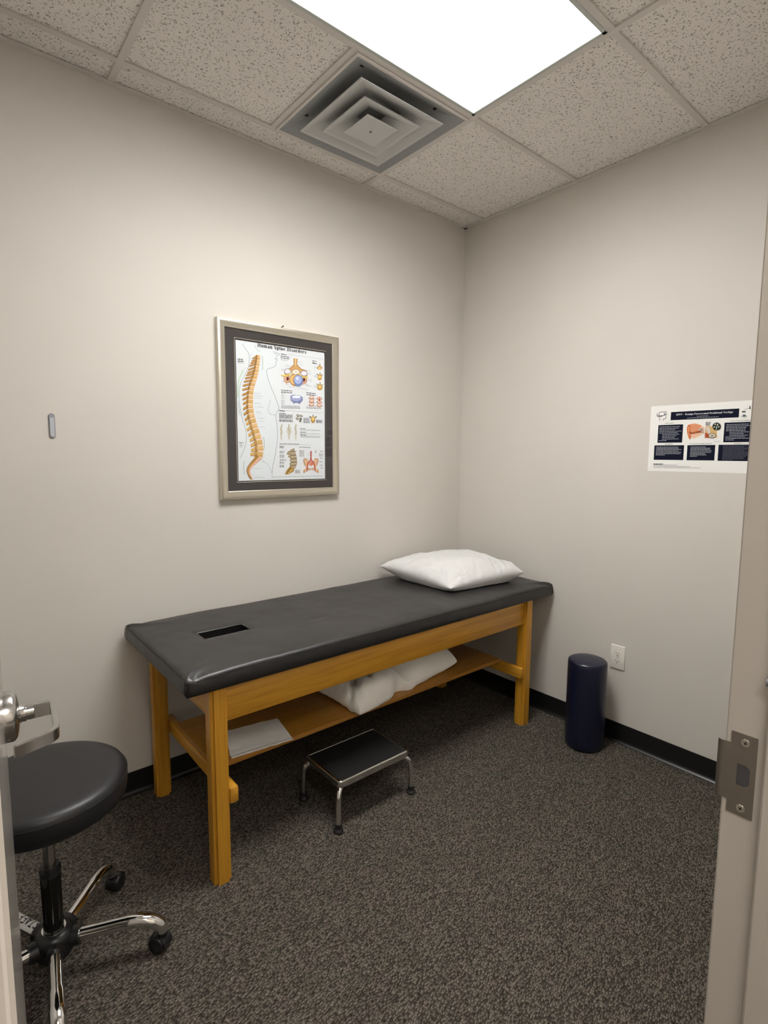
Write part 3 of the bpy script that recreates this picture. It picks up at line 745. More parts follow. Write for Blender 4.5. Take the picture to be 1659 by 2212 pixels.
# ------------------------------------------------------------------ small clear strip on the back wall
ws = thing('wall_clip', (-2.289, 0, 1.578), 'small clear pill-shaped plastic clip on the wall above the stool', 'wall clip')
def pill(bm, hw_, hh, y0, y1, cx=-2.2892, cz=1.578):
    P = []
    for s, a0 in ((1, 0), (-1, PI)):
        for k in range(13): t = a0+PI*k/12; P.append((cx+hw_*math.cos(t), y0, cz+s*(hh-hw_)+hw_*math.sin(t)))
    extrude_poly(bm, P, (0, y1-y0, 0))
bm = NB(); pill(bm, .0105, .0465, 0.0005, -.005); bmesh.ops.bevel(bm, geom=[e for e in bm.edges if all(v.co.y < -.004 for v in e.verts)], offset=.0018, segments=2, affect='EDGES')
wr_ = finish('clip_body', bm, M['clear_rim'], ws, smooth=40)
bm = NB(); pill(bm, .0072, .0400, -.0045, -.0062, cz=1.5765); box(bm, -2.2945, -2.2840, -.0064, -.0060, 1.6085, 1.6150, mi=1)
finish('clip_window', bm, [M['clear'], M['clear_rim']], ws, smooth=40)

# ------------------------------------------------------------------ printed sheets
# Flat vector art for the two wall sheets.  Shapes are drawn in each sheet's own tracing units and
# carried to millimetres on the paper by fixed 8-number maps (fA: framed chart, fB: poster).
import numpy as np
art_rng = random.Random(5)
def plane_map(h): return lambda x, y: ((h[0]*x+h[1]*y+h[2])/(h[6]*x+h[7]*y+1), (h[3]*x+h[4]*y+h[5])/(h[6]*x+h[7]*y+1))
fA = plane_map((0.42865539, -0.0072795821, -148.17869, -0.0098677058, -0.40285982, 770.37222, -0.00010503179, -1.7165302e-05))
fB = plane_map((0.3673006, 0.022126542, -63.680189, 0.0097053744, -0.37350986, 391.86479, 0.0001016058, -7.009423e-06))
HB=306.00
polysA=[];polysB=[]
def add(L,f,layer,c,pts): L.append((layer,c,[f(x,y) for x,y in pts]))
def addmm(L,layer,c,pts): L.append((layer,c,[(float(x),float(y)) for x,y in pts]))
def make_art():
    global WB, boxes
    def ell(cx,cy,rx,ry,n=20,a=0): 
        ca,sa=math.cos(a),math.sin(a)
        return [(cx+ca*rx*math.cos(t)-sa*ry*math.sin(t),cy+sa*rx*math.cos(t)+ca*ry*math.sin(t)) for t in [2*math.pi*i/n for i in range(n)]]
    def band(pts,w):
        P=np.array([tuple(p) for p in pts],float); T=np.gradient(P,axis=0); T/=np.linalg.norm(T,axis=1)[:,None]+1e-9; N=np.c_[-T[:,1],T[:,0]]
        w=np.array(w if hasattr(w,'__len__') else [w]*len(P))[:,None]/2
        return [[tuple(P[i]+N[i]*w[i]),tuple(P[i+1]+N[i+1]*w[i+1]),tuple(P[i+1]-N[i+1]*w[i+1]),tuple(P[i]-N[i]*w[i])] for i in range(len(P)-1)]
    def line(L,f,layer,c,pts,w):
        for q in band(pts,w): add(L,f,layer,c,q)
    def smooth(pts,n=4):
        P=np.array(pts,float); out=[]
        for i in range(len(P)-1):
            p0=P[max(i-1,0)];p1=P[i];p2=P[i+1];p3=P[min(i+2,len(P)-1)]
            for k in range(n):
                t=k/n; out.append(tuple(.5*((2*p1)+(-p0+p2)*t+(2*p0-5*p1+4*p2-p3)*t*t+(-p0+3*p1-3*p2+p3)*t**3)))
        out.append(tuple(P[-1])); return out
    def para(L,f,layer,c,x0,y0,x1,y1,n,sl=0,w=5,fill=.8):
        for i in range(n):
            y=y0+(y1-y0)*(i/(max(n-1,1))); x=x0; end=x0+(x1-x0)*(art_rng.uniform(fill,1))
            while x<end:
                l=art_rng.uniform(12,34); l=min(l,end-x)
                if l>3: add(L,f,layer,c,[(x,y+sl*(x-x0)-w/2),(x+l,y+sl*(x+l-x0)-w/2),(x+l,y+sl*(x+l-x0)+w/2),(x,y+sl*(x-x0)+w/2)])
                x+=l+art_rng.uniform(4,7)
    # ---- chart A
    body=(220,226,229); bline=(150,160,172); 
    back=smooth([(430,420),(465,470),(500,525),(505,600),(488,690),(440,780),(405,860),(392,950),(395,1050),(410,1150),(430,1250),(455,1330),(468,1420),(460,1510),(430,1590),(395,1660)],3)
    front=smooth([(760,500),(800,512),(835,528),(800,550),(795,570),(806,590),(795,612),(790,650),(755,676),(712,684),(692,715),(705,785),(735,880),(770,960),(800,1040),(822,1115),(790,1190),(800,1290),(806,1400),(795,1520),(775,1640),(750,1760),(742,1868)],3)
    add(polysA,fA,1,body,[(430,385),(700,430)]+front+[(385,1893),(372,1680)]+back[::-1])
    for pts in (back,front): line(polysA,fA,2,bline,pts,5)
    line(polysA,fA,2,(196,206,212),smooth([(735,1020),(715,1080),(708,1140),(730,1180),(785,1190)]),9)
    line(polysA,fA,2,(196,206,212),smooth([(560,430),(590,480),(620,500)]),9)
    line(polysA,fA,2,(196,206,212),smooth([(640,1680),(700,1730),(735,1800),(745,1860)]),7)
    line(polysA,fA,3,(150,165,175),[(770,520),(812,526)],5); line(polysA,fA,3,(160,150,155),[(775,580),(800,584)],4)
    for p in (smooth([(440,700),(395,800),(378,900),(380,1000)]),): line(polysA,fA,2,(190,212,190),p,16)
    line(polysA,fA,3,(120,150,115),smooth([(645,545),(650,620),(645,700)]),4)
    line(polysA,fA,3,(120,150,115),smooth([(655,1430),(662,1500),(655,1570)]),4)
    line(polysA,fA,3,(120,135,115),smooth([(380,1040),(388,1120),(402,1190)]),4)
    line(polysA,fA,3,(120,135,115),smooth([(440,1690),(436,1760),(450,1830)]),4)
    c=smooth([(604,535),(603,600),(592,660),(583,720),(566,780),(543,850),(524,920),(517,1000),(514,1080),(520,1160),(538,1240),(558,1310),(580,1380),(600,1450),(614,1520),(618,1580),(606,1650)],8)
    cc=np.array(c); s=np.r_[0,np.cumsum(np.linalg.norm(np.diff(cc,axis=0),axis=1))]
    def at(t): return np.array([np.interp(t*s[-1],s,cc[:,0]),np.interp(t*s[-1],s,cc[:,1])])
    N=24
    ts=[0]
    for i in range(N): ts.append(ts[-1]+.6+.9*i/N)
    ts=np.array(ts)/ts[-1]
    bone=(212,174,108); bone2=(188,142,76); dark=(128,84,40); disc=(230,204,190); gold=(184,140,62)
    for i in range(N):
        a,b=at(ts[i]),at(ts[i+1]); d=(b-a); L_=np.linalg.norm(d); d/=L_; n=np.array([-d[1],d[0]])*-1 # n to right
        if n[0]<0: n=-n
        w=18+20*i/N; m=(a+b)/2
        # connecting arch
        q=[m-n*w*.6-d*L_*.5, m-n*w*.6+d*L_*.5, m-n*(w*1.5)+d*L_*.6, m-n*(w*1.5)-d*L_*.4]
        add(polysA,fA,3,gold,q)
        # spinous process
        lp=42+28*math.sin(math.pi*min(i/13,1))+ (10 if i>17 else 0)
        dn=1.0 if i<17 else .35
        tip=m-n*(w*1.3+lp)+d*lp*.55*dn
        q=[m-n*w*1.0-d*L_*.38, m-n*w*1.0+d*L_*.30, tip+d*L_*.34, tip-d*L_*.10-n*3]
        add(polysA,fA,4,bone if i>16 else bone2,q)
        line(polysA,fA,5,dark,[tuple(q[1]),tuple(q[2])],4.5)
        # body
        q=[m-n*w-d*L_*.40,m+n*w-d*L_*.40,m+n*w*.9,m+n*w+d*L_*.36,m-n*w+d*L_*.36,m-n*w*.86]
        add(polysA,fA,4,bone if i%2 else (222,186,128),q)
        line(polysA,fA,5,bone2,[tuple(m-n*w*.8+d*L_*.2),tuple(m+n*w*.75+d*L_*.22)],4)
        line(polysA,fA,5,dark,[tuple(m-n*w*1.0-d*L_*.4),tuple(m-n*w*.95+d*L_*.4)],5)
        q=[m-n*w+d*L_*.36,m+n*w*1.02+d*L_*.36,m+n*w*1.02+d*L_*.62,m-n*w+d*L_*.62]
        add(polysA,fA,3,disc,q)
        line(polysA,fA,5,dark,[tuple(m-n*w*1.6-d*L_*.3),tuple(m-n*w*1.25+d*L_*.3)],6)
    sac=smooth([(606,1640),(560,1690),(512,1740),(490,1790),(503,1840),(533,1888)],4)
    for q in band(sac,[70-62*i/(len(sac)-1) for i in range(len(sac))]): add(polysA,fA,4,bone2,q)
    for q in band([(x+10,y+8) for x,y in sac],[26-22*i/(len(sac)-1) for i in range(len(sac))]): add(polysA,fA,5,(226,180,160),q)
    line(polysA,fA,5,dark,[(x-22,y-4) for x,y in sac],5)
    line(polysA,fA,5,gold,[(x-12,y-2) for x,y in sac],5)
    txt=(120,122,128)
    for y,x0,x1 in((952,560,620),(982,556,640),(1004,556,636),(1062,556,636),(1100,560,662),(1152,572,624),(1170,575,640),(1222,592,668),(1256,600,658),(1318,612,672),(1694,628,668),(1766,524,618),(1862,545,660),(680,440,478),(533,515,535),(570,515,530)):
        para(polysA,fA,4,(165,170,178),x0,y,x1,y,1,.03,3.5,1)
    para(polysA,fA,4,(60,60,66),378,583,440,604,2,.03,9,1); para(polysA,fA,4,txt,378,622,450,622,1,.03,4,1)
    para(polysA,fA,4,(60,60,66),388,1488,440,1488,1,.03,6,1); para(polysA,fA,4,txt,395,1506,430,1532,3,.03,4,1)
    def rule(x0,y0,x1,y1,c=(175,178,184),w=2.6): line(polysA,fA,3,c,[(x0,y0),(x1,y1)],w)
    rule(918,528,1308,582); rule(885,1140,1304,1168); rule(825,1508,1175,1516); rule(740,1862,1300,1851,(120,135,140),3)
    sl=.13
    para(polysA,fA,4,(60,60,66),845,548,945,566,2,sl,7,1); para(polysA,fA,4,txt,845,586,915,586,1,sl,4,1)
    para(polysA,fA,4,(60,60,66),1190,600,1235,620,2,sl,7,1); para(polysA,fA,4,txt,1190,628,1250,628,1,sl,4,1)
    # vertebra from above
    tan=(208,164,108); 
    add(polysA,fA,3,tan,[(985,572),(1027,577),(1024,640),(1070,686),(1128,706),(1138,760),(1100,790),(1060,742),(1008,690),(960,722),(905,768),(882,745),(888,692),(942,678),(986,640)])
    line(polysA,fA,4,(150,105,58),smooth([(985,575),(988,640),(945,690),(890,700)]),5)
    line(polysA,fA,4,(150,105,58),smooth([(1027,580),(1024,645),(1072,692),(1126,708)]),5)
    line(polysA,fA,4,(232,196,140),smooth([(1006,580),(1006,650)]),9)
    for cx,cy in((918,715),(1097,736)):
        add(polysA,fA,4,(150,140,140),ell(cx,cy,38,32)); add(polysA,fA,5,(226,224,234),ell(cx,cy,31,25))
    for cx,cy in((915,800),(1092,812)):
        add(polysA,fA,3,(196,150,118),ell(cx,cy,40,42)); add(polysA,fA,4,(214,176,150),ell(cx-4,cy-3,30,32)); add(polysA,fA,5,(98,44,42),ell(cx+4,cy-5,15,20))
        add(polysA,fA,4,(206,160,130),ell(cx-6,cy+32,14,16))
    add(polysA,fA,4,(190,136,72),ell(1004,808,64,68)); add(polysA,fA,5,(234,196,132),ell(998,806,50,54)); add(polysA,fA,6,(214,160,92),ell(1010,806,42,48))
    add(polysA,fA,7,(120,138,182),ell(1034,816,52,62)); add(polysA,fA,8,(168,182,220),ell(1030,806,40,46)); add(polysA,fA,9,(214,222,240),ell(1022,792,14,16))
    line(polysA,fA,6,(226,198,96),smooth([(850,752),(880,765),(930,755),(975,735)]),14); line(polysA,fA,6,(226,198,96),smooth([(1040,745),(1080,775),(1140,782)]),14)
    add(polysA,fA,6,(150,120,104),ell(1006,722,44,32)); add(polysA,fA,7,(240,228,208),ell(1006,722,38,26)); line(polysA,fA,8,(170,130,120),[(990,715),(1006,728),(1022,718)],6)
    for x0,y0,x1 in((1030,612,1082),(1032,640,1088),(900,645,960),(895,660,950),(1128,708,1170),(1140,738,1178),(1140,800,1186),(1130,815,1180),(852,690,880),(852,702,880),(858,822,884),(895,855,940),(1115,855,1150),(1110,868,1178),(930,880,1000),(1020,895,1140)):
        para(polysA,fA,4,(160,165,172),x0,y0,x1,y0,1,sl,3.5,1)
    for cy,k in((676,0),(772,1),(880,2)):
        if k==0: add(polysA,fA,4,(168,128,60),ell(1268,cy,28,20)); line(polysA,fA,4,(150,110,55),[(1270,cy-14),(1272,cy-44)],9)
        else:
            line(polysA,fA,4,(140,105,60),[(1270,cy-10),(1273,cy-46)],9); line(polysA,fA,4,(140,105,60),[(1268,cy-8),(1234,cy-30)],9); line(polysA,fA,4,(140,105,60),[(1268,cy-8),(1302,cy-22)],9)
            add(polysA,fA,5,(190,148,72),ell(1268,cy+8,24 if k==1 else 30,32))
        add(polysA,fA,6,(226,196,120),ell(1266,cy+4,17,17))
        para(polysA,fA,4,(150,155,162),1210,cy-10,1232,cy,2,sl,3.5,1)
    para(polysA,fA,4,(60,60,66),848,918,968,938,2,.1,7,1); para(polysA,fA,4,txt,848,950,890,950,1,.1,4,1)
    add(polysA,fA,4,(120,128,170),[(948,985),(975,970),(1045,975),(1080,995),(1082,1030),(1060,1055),(1046,1072),(1030,1058),(1000,1058),(985,1068),(972,1048),(950,1030)])
    add(polysA,fA,5,(160,168,204),ell(1012,1010,58,30)); add(polysA,fA,6,(232,236,246),ell(1010,992,48,15))
    para(polysA,fA,4,(160,165,172),848,972,885,1008,3,.06,4,1); para(polysA,fA,4,(160,165,172),848,1030,885,1070,4,.06,4,1)
    para(polysA,fA,4,(130,132,140),848,1086,1066,1110,3,.05,4.5,.9)
    para(polysA,fA,4,(60,60,66),1122,946,1225,966,2,.12,7,1); para(polysA,fA,4,(130,132,140),1122,1104,1298,1116,2,.03,4.5,.9)
    for cx in(1178,1262):
        for k in range(3):
            add(polysA,fA,4,(192,128,104),ell(cx,1000+k*38+(cx-1178)*.1,25,19)); add(polysA,fA,5,(234,204,182),ell(cx,998+k*38+(cx-1178)*.1,18,13))
            line(polysA,fA,4,(170,120,90),[(cx-38,1012+k*38),(cx+38,1016+k*38)],5)
    line(polysA,fA,6,(180,60,56),[(1262,1000),(1264,1045)],8)
    para(polysA,fA,4,(50,50,56),825,1172,898,1172,1,.04,7,1)
    para(polysA,fA,4,(130,132,140),825,1184,980,1222,6,.04,4.5,.9); para(polysA,fA,4,(130,132,140),825,1238,980,1258,4,.04,4.5,.9)
    for cx,cy,r in((1030,1195,18),(1065,1200,16),(1022,1228,18),(1058,1232,15),(1052,1255,14)):
        add(polysA,fA,4,(128,122,104),ell(cx,cy,r,r*.8,14,.4)); add(polysA,fA,5,(200,196,180) if r>15 else (60,58,54),ell(cx,cy-2,r*.5,r*.4,12,.4))
    para(polysA,fA,4,(130,132,140),1088,1222,1160,1272,7,.03,4.5,.9); para(polysA,fA,4,(130,132,140),1226,1244,1296,1272,5,.03,4.5,.9)
    line(polysA,fA,4,(128,110,76),[(1190,1225),(1152,1205)],12); line(polysA,fA,4,(128,110,76),[(1194,1225),(1232,1206)],12); line(polysA,fA,4,(128,110,76),[(1192,1220),(1194,1185)],9)
    add(polysA,fA,5,(184,146,78),ell(1192,1240,24,36)); add(polysA,fA,6,(230,200,126),ell(1191,1232,15,20))
    fig=(206,202,186); fl=(160,150,120)
    for cx,k in((845,0),(930,1),(1002,2)):
        dx=[8,0,4][k]
        add(polysA,fA,4,fig,ell(cx+dx,1298,10,13))
        wtop=18 if k==1 else 12
        add(polysA,fA,4,fig,[(cx+dx-6,1308),(cx+dx+6,1308),(cx+wtop,1330),(cx+wtop*.9,1380),(cx+wtop*.8,1410),(cx+8,1455),(cx-6,1455),(cx-wtop*.8,1410),(cx-wtop*.8,1380),(cx-wtop+4,1330)])
        line(polysA,fA,5,fl,smooth([(cx+dx,1300),(cx-8,1335),(cx+6,1370),(cx,1400)]),6)
        if k==1:
            line(polysA,fA,4,fig,[(cx-19,1325),(cx-24,1385)],8); line(polysA,fA,4,fig,[(cx+19,1325),(cx+24,1385)],8)
        para(polysA,fA,4,(190,190,194),cx-18,1464,cx+18,1464,1,0,2,1)
    for y in(1338,1376,1404): para(polysA,fA,4,(90,92,98),1052,y,1115,y,1,.04,6,1)
    para(polysA,fA,4,(150,152,158),1052,1352,1262,1356,1,.02,4.5,1); para(polysA,fA,4,(150,152,158),1052,1390,1258,1391,1,.02,4.5,1); para(polysA,fA,4,(150,152,158),1052,1416,1268,1428,2,.02,4.5,1)
    para(polysA,fA,4,(60,60,66),826,1530,874,1543,2,.03,6,1)
    for y,n in((1582,3),(1622,4),(1672,2),(1696,3),(1735,3)): para(polysA,fA,4,(135,138,144),826,y,870+ (30 if n==2 else 8),y+9*(n-1),n,.03,4.5,.9)
    add(polysA,fA,4,(168,152,124),[(985,1548),(998,1600),(1012,1650),(1016,1710),(1000,1762),(975,1780),(940,1760),(932,1720),(948,1690),(930,1690),(944,1665),(915,1640),(930,1625),(902,1618),(912,1590),(945,1568)])
    for y in(1590,1630,1668,1706,1740): line(polysA,fA,5,(118,102,78),[(945,y),(1008,y-6)],6); line(polysA,fA,5,(206,192,164),[(950,y+14),(1004,y+9)],6)
    add(polysA,fA,5,(176,140,74),[(938,1745),(985,1768),(978,1800),(920,1832),(882,1834),(896,1795)]); line(polysA,fA,6,(112,88,44),smooth([(950,1760),(925,1790),(900,1828)]),6); line(polysA,fA,6,(222,190,110),smooth([(965,1775),(940,1800),(915,1826)]),7)
    para(polysA,fA,4,(135,138,144),992,1786,1048,1816,4,.03,4.5,.9)
    para(polysA,fA,4,(70,70,76),1042,1538,1160,1538,1,.04,5,1); para(polysA,fA,4,(150,140,130),1042,1575,1098,1636,7,.03,4.5,.9)
    pel=(216,178,146)
    for sg in(-1,1):
        cx=1165
        add(polysA,fA,4,pel,[(cx+sg*12,1700),(cx+sg*40,1665),(cx+sg*75,1658),(cx+sg*84,1690),(cx+sg*70,1735),(cx+sg*52,1762),(cx+sg*86,1790),(cx+sg*82,1818),(cx+sg*58,1812),(cx+sg*46,1785),(cx+sg*14,1790),(cx+sg*6,1775),(cx+sg*34,1755)])
        line(polysA,fA,5,(170,120,88),smooth([(cx+sg*40,1668),(cx+sg*78,1672),(cx+sg*64,1735)]),6)
        line(polysA,fA,7,(176,52,44),smooth([(cx,1655),(cx+sg*14,1690),(cx+sg*36,1720),(cx+sg*44,1800)]),9)
        line(polysA,fA,5,(186,140,106),[(cx+sg*70,1790),(cx+sg*78,1818)],8)
    add(polysA,fA,5,(214,150,128),ell(1165,1712,26,32)); add(polysA,fA,6,(198,110,92),ell(1176,1722,12,14))
    line(polysA,fA,7,(176,52,44),[(1166,1580),(1165,1660)],12); line(polysA,fA,6,(210,180,150),[(1142,1600),(1190,1602)],4); line(polysA,fA,6,(210,180,150),[(1144,1625),(1188,1627)],4)
    for y in(1778,1768): line(polysA,fA,5,(190,150,112),[(1130,y),(1200,y)],4)
    for x,y,n in((1265,1580,2),(1255,1612,4),(1265,1655,2),(1258,1694,2),(1268,1732,2),(1270,1760,2)): para(polysA,fA,4,(150,152,158),x,y,1298,y+8*(n-1),n,.02,4,1)
    line(polysA,fA,4,(128,132,138),smooth([(1226,1575),(1212,1588),(1224,1602)]),6)
    # --- slab serif glyphs
    def rect(x0,y0,x1,y1): return [[(x0,y0),(x1,y0),(x1,y1),(x0,y1)]]
    def ring(cx,cy,rx,ry,ix,iy,a0=0,a1=360,n=14):
        o=[]
        for k in range(n):
            t=[math.radians(a0+(a1-a0)*(k+j)/n) for j in(0,1)]
            o.append([(cx+rx*math.cos(t[0]),cy+ry*math.sin(t[0])),(cx+rx*math.cos(t[1]),cy+ry*math.sin(t[1])),(cx+ix*math.cos(t[1]),cy+iy*math.sin(t[1])),(cx+ix*math.cos(t[0]),cy+iy*math.sin(t[0]))])
        return o
    def stem(x,y0,y1,b=1,t=1,w=.3):
        o=rect(x,y0,x+w,y1)
        if b: o+=rect(x-.14,y0,x+w+.14,y0+.11)
        if t: o+=rect(x-.14,y1-.11,x+w+(.14 if t==2 else 0),y1)
        return o
    def S(k):
        o=ring(.5,.72,.42,.33,.16,.22,30,270,10)+ring(.5,.29,.44,.33,.18,.22,-150,90,10)
        return [[(x*(k if k>1 else 1),y*k/1.05) for x,y in q] for q in o], .98*(k if k>1 else 1)
    G_={}
    G_['H']=(stem(.15,0,1.45,1,2)+stem(1.0,0,1.45,1,2)+rect(.4,.68,1.05,.8),1.5)
    G_['u']=(stem(.14,.3,1,0,1)+ring(.52,.36,.38,.36,.1,.24,180,360)+stem(.74,0,1,1,1),1.2)
    G_['n']=(stem(.14,0,1)+ring(.56,.62,.42,.38,.14,.26,0,170)+stem(.70,0,.64,1,0),1.18)
    G_['m']=(stem(.14,0,1)+ring(.54,.62,.4,.38,.12,.26,0,170)+stem(.66,0,.64,1,0)+ring(1.06,.62,.4,.38,.12,.26,0,170)+stem(1.18,0,.64,1,0),1.68)
    G_['a']=(ring(.42,.3,.38,.31,.12,.2)+stem(.58,0,.72,0,0)+rect(.85,0,1.0,.1)+ring(.5,.7,.38,.3,.14,.2,0,160),1.05)
    s_,w_=S(1.0); G_['s']=(s_,.95)
    s_,w_=S(1.45); G_['S']=([[(x*.78,y) for x,y in q] for q in s_],1.15)
    G_['p']=(stem(.14,-.45,1)+ring(.56,.5,.44,.5,.14,.38),1.1)
    G_['i']=(stem(.14,0,1)+ring(.29,1.28,.17,.17,0,0),.62)
    G_['e']=(ring(.5,.5,.44,.5,.16,.38,25,325)+rect(.2,.47,.9,.57),1.02)
    G_['o']=(ring(.5,.5,.46,.5,.16,.38),1.04)
    G_['D']=(stem(.15,0,1.45,1,1)+ring(.5,.725,.78,.725,.46,.6,-90,90),1.4)
    G_['r']=(stem(.14,0,1)+ring(.62,.66,.32,.34,.12,.2,20,180),.95)
    G_['d']=(ring(.48,.5,.44,.5,.16,.38)+stem(.66,0,1.5,1,1),1.14)
    G_['B']=(stem(.15,0,1.45,1,1)+ring(.45,1.08,.56,.37,.3,.26,-90,90)+ring(.45,.38,.66,.38,.36,.26,-90,90),1.22)
    G_['P']=(stem(.15,0,1.45,1,1)+ring(.45,1.03,.62,.42,.34,.3,-90,90),1.16)
    G_['V']=([[(.05,1.45),(.4,1.45),(.82,0),(.62,0)],[(1.15,1.45),(1.3,1.45),(.82,0),(.66,.05)]]+rect(-.03,1.35,.5,1.45)+rect(1.0,1.35,1.42,1.45),1.36)
    G_['g']=(ring(.46,.55,.42,.45,.14,.33)+stem(.62,-.2,1,0,1)+ring(.5,-.2,.42,.3,.16,.18,180,360),1.06)
    G_['x']=([[(.05,1),(.4,1),(1.0,0),(.65,0)],[(.82,1),(.95,1),(.22,0),(.08,0)]],1.05)
    G_['y']=([[(.05,1),(.4,1),(.7,.1),(.5,0)],[(.95,1),(1.08,1),(.42,-.45),(.24,-.45)]],1.08)
    G_['t']=(stem(.2,0,1.3,1,0)+rect(0,.9,.75,1.0),.78)
    G_['l']=(stem(.14,0,1.5),.6)
    G_['-']=(rect(.1,.45,.8,.58),.95); G_[' ']=([],.6)
    def word(L,layer,c,text,x0,y0,x1,slope,):
        tot=sum(G_[ch][1]+.06 for ch in text); k=(x1-x0)/tot; x=x0
        for ch in text:
            for q in G_[ch][0]: addmm(L,layer,c,[(x+k*a,y0+k*b) for a,b in q])
            x+=k*(G_[ch][1]+.06)
    tx0=fA(592,445);tx1=fA(1124,522)
    word(polysA,6,(28,26,28),'Human Spine Disorders',tx0[0],(tx0[1]+tx1[1])/2+0,tx1[0],0)
    # ---- poster B
    navy=(14,18,38); white=(236,236,238); ink=(40,42,50)
    cx=0
    bl=fB(412,350)[0]; br=fB(1287,310)[0]; cxm=(bl+br)/2; WB=2*cxm
    def rectB(x0,y0,x1,y1,c,layer=1):
        a=fB(x0,(y0+y1)/2)[0]; b=fB(x1,(y0+y1)/2)[0]
        return a,b
    def boxmm(x0,z0,x1,z1,c=navy,layer=1): addmm(polysB,layer,c,[(x0,z0),(x1,z0),(x1,z1),(x0,z1)])
    bz=[fB(412,402),fB(412,296),fB(1287,366),fB(1287,254)]
    zt=(bz[1][1]+bz[3][1])/2; zb=(bz[0][1]+bz[2][1])/2
    boxmm(bl,zb,br,zt)
    def boxB(tl,br_):
        a=fB(*tl); b=fB(*br_); boxmm(a[0],b[1],b[0],a[1]); return a[0],b[1],b[0],a[1]
    b1=boxB((252,464),(557,688)); b3=boxB((1102,435),(1408,683)); b4=boxB((200,724),(571,914)); b5=boxB((626,722),(970,920)); b6=boxB((1026,718),(1395,928))
    # mirror widths so the right column matches the left
    boxmm(b3[2],b3[1],2*cxm-b1[0],b3[3]); boxmm(b6[2],b6[1],2*cxm-b4[0],b6[3])
    def lines(x0,z0,x1,n,dz,c=(205,206,216),h=1.7,ind=()):
        for i in range(n):
            x=x0+(14 if i in ind else 0); end=x0+(x1-x0)*art_rng.uniform(.7,1)
            if i==n-1: end=x0+(x1-x0)*.35
            while x<end:
                l=min(art_rng.uniform(5,13),end-x)
                if l>1.5: addmm(polysB,3,c,[(x,z0-i*dz-h/2),(x+l,z0-i*dz-h/2),(x+l,z0-i*dz+h/2),(x,z0-i*dz+h/2)])
                x+=l+1.6
    lines(b1[0]+6,b1[3]-9,b1[2]-5,10,(b1[3]-b1[1]-12)/10,ind=(5,6,7,8))
    lines(b3[0]+8,b3[3]-9,2*cxm-b1[0]-6,11,(b3[3]-b3[1]-12)/11,ind=(5,6,7))
    lines(b4[0]+9,b4[3]-8,b4[2]-5,7,6.2); lines(b5[0]+14,b5[3]-8,b5[2]-10,8,6.0)
    lines(b6[0]+18,b6[3]-5,2*cxm-b4[0]-8,16,(b6[3]-b6[1]-6)/16,(120,122,136),1.0)
    tA=fB(482,345);tB=fB(1212,318)
    word(polysB,3,white,'BPPV - Benign Paroxysmal Positional Vertigo',tA[0],zb+.55*(zt-zb),tB[0],0)
    def tl(x0,x1,z,c,h=1.6):
        x=x0
        while x<x1:
            l=min(art_rng.uniform(5,12),x1-x); addmm(polysB,3,c,[(x,z-h/2),(x+l,z-h/2),(x+l,z+h/2),(x,z+h/2)]); x+=l+1.6
    tl(cxm-26,cxm+20,zb+.34*(zt-zb),(190,192,204)); tl(cxm-66,cxm+62,zb+.17*(zt-zb),(190,192,204))
    def lineB(pts,w,c=ink,layer=2): line(polysB,fB,layer,c,pts,w)
    # head with orbit icon
    lineB(smooth([(258,330),(262,305),(290,292),(320,298),(336,318),(318,338),(285,346),(258,330)]),6)
    lineB(smooth([(330,292),(350,290),(352,308),(330,330),(285,352),(240,350),(236,335)]),6)
    lineB(smooth([(240,312),(232,325),(250,345),(300,342),(358,330),(362,318)]),6)
    lineB(smooth([(262,362),(270,380),(268,404)]),6); lineB(smooth([(352,345),(350,370),(335,382),(318,385),(316,404)]),6)
    # ear picture
    add(polysB,fB,2,(236,190,160),[(655,455),(720,440),(800,462),(845,500),(840,560),(790,600),(700,640),(665,600)])
    add(polysB,fB,3,(222,150,110),[(660,450),(740,448),(800,470),(790,540),(700,560),(665,540)])
    add(polysB,fB,4,(206,110,66),smooth([(622,500),(640,460),(664,470),(662,540),(672,610),(662,648),(645,630),(625,560),(622,500)]))
    add(polysB,fB,5,(226,150,104),smooth([(634,505),(645,478),(656,490),(652,545),(658,600),(648,600),(638,560),(634,505)]))
    lineB(smooth([(650,550),(690,565),(740,555),(800,545)]),20,(150,72,40),6); lineB(smooth([(655,545),(700,560),(760,552)]),8,(206,120,76),7)
    add(polysB,fB,5,(204,184,172),ell(806,525,34,26)); add(polysB,fB,6,(150,130,124),ell(808,525,16,13)); lineB([(815,555),(838,570)],7,(120,100,92),5)
    add(polysB,fB,2,(214,176,120),[(858,478),(1000,480),(1006,626),(850,628)])
    add(polysB,fB,3,(180,84,52),[(852,560),(905,580),(930,628),(850,628)])
    add(polysB,fB,4,(214,206,196),smooth([(862,500),(900,490),(920,540),(915,590),(900,580),(880,540),(862,500)]))
    add(polysB,fB,4,(128,118,96),ell(945,600,50,34)); add(polysB,fB,5,(226,220,206),ell(945,600,38,24)); add(polysB,fB,6,(150,142,120),ell(945,602,24,14))
    add(polysB,fB,5,(40,44,38),ell(1003,482,54,50))
    for x,y,r in((985,455,12),(1015,462,14),(972,490,12),(1002,495,13),(1030,488,11),(1000,520,9)): add(polysB,fB,6,(206,212,196),ell(x,y,r*.6,r,12,.5))
    for k in range(3): para(polysB,fB,3,(50,50,56),862,432+k*16,930-10*k,432+k*16,1,0,8,1)
    para(polysB,fB,3,(150,152,158),970,676,1045,676,1,0,5,1)
    # eye / logo marks on the right
    add(polysB,fB,2,(70,76,72),[(1318,296),(1332,286),(1372,288),(1372,304),(1330,306)])
    add(polysB,fB,2,(176,180,178),smooth([(1312,356),(1335,334),(1370,334),(1392,356),(1370,368),(1335,368),(1312,356)])); add(polysB,fB,3,(60,72,70),ell(1353,345,14,12))
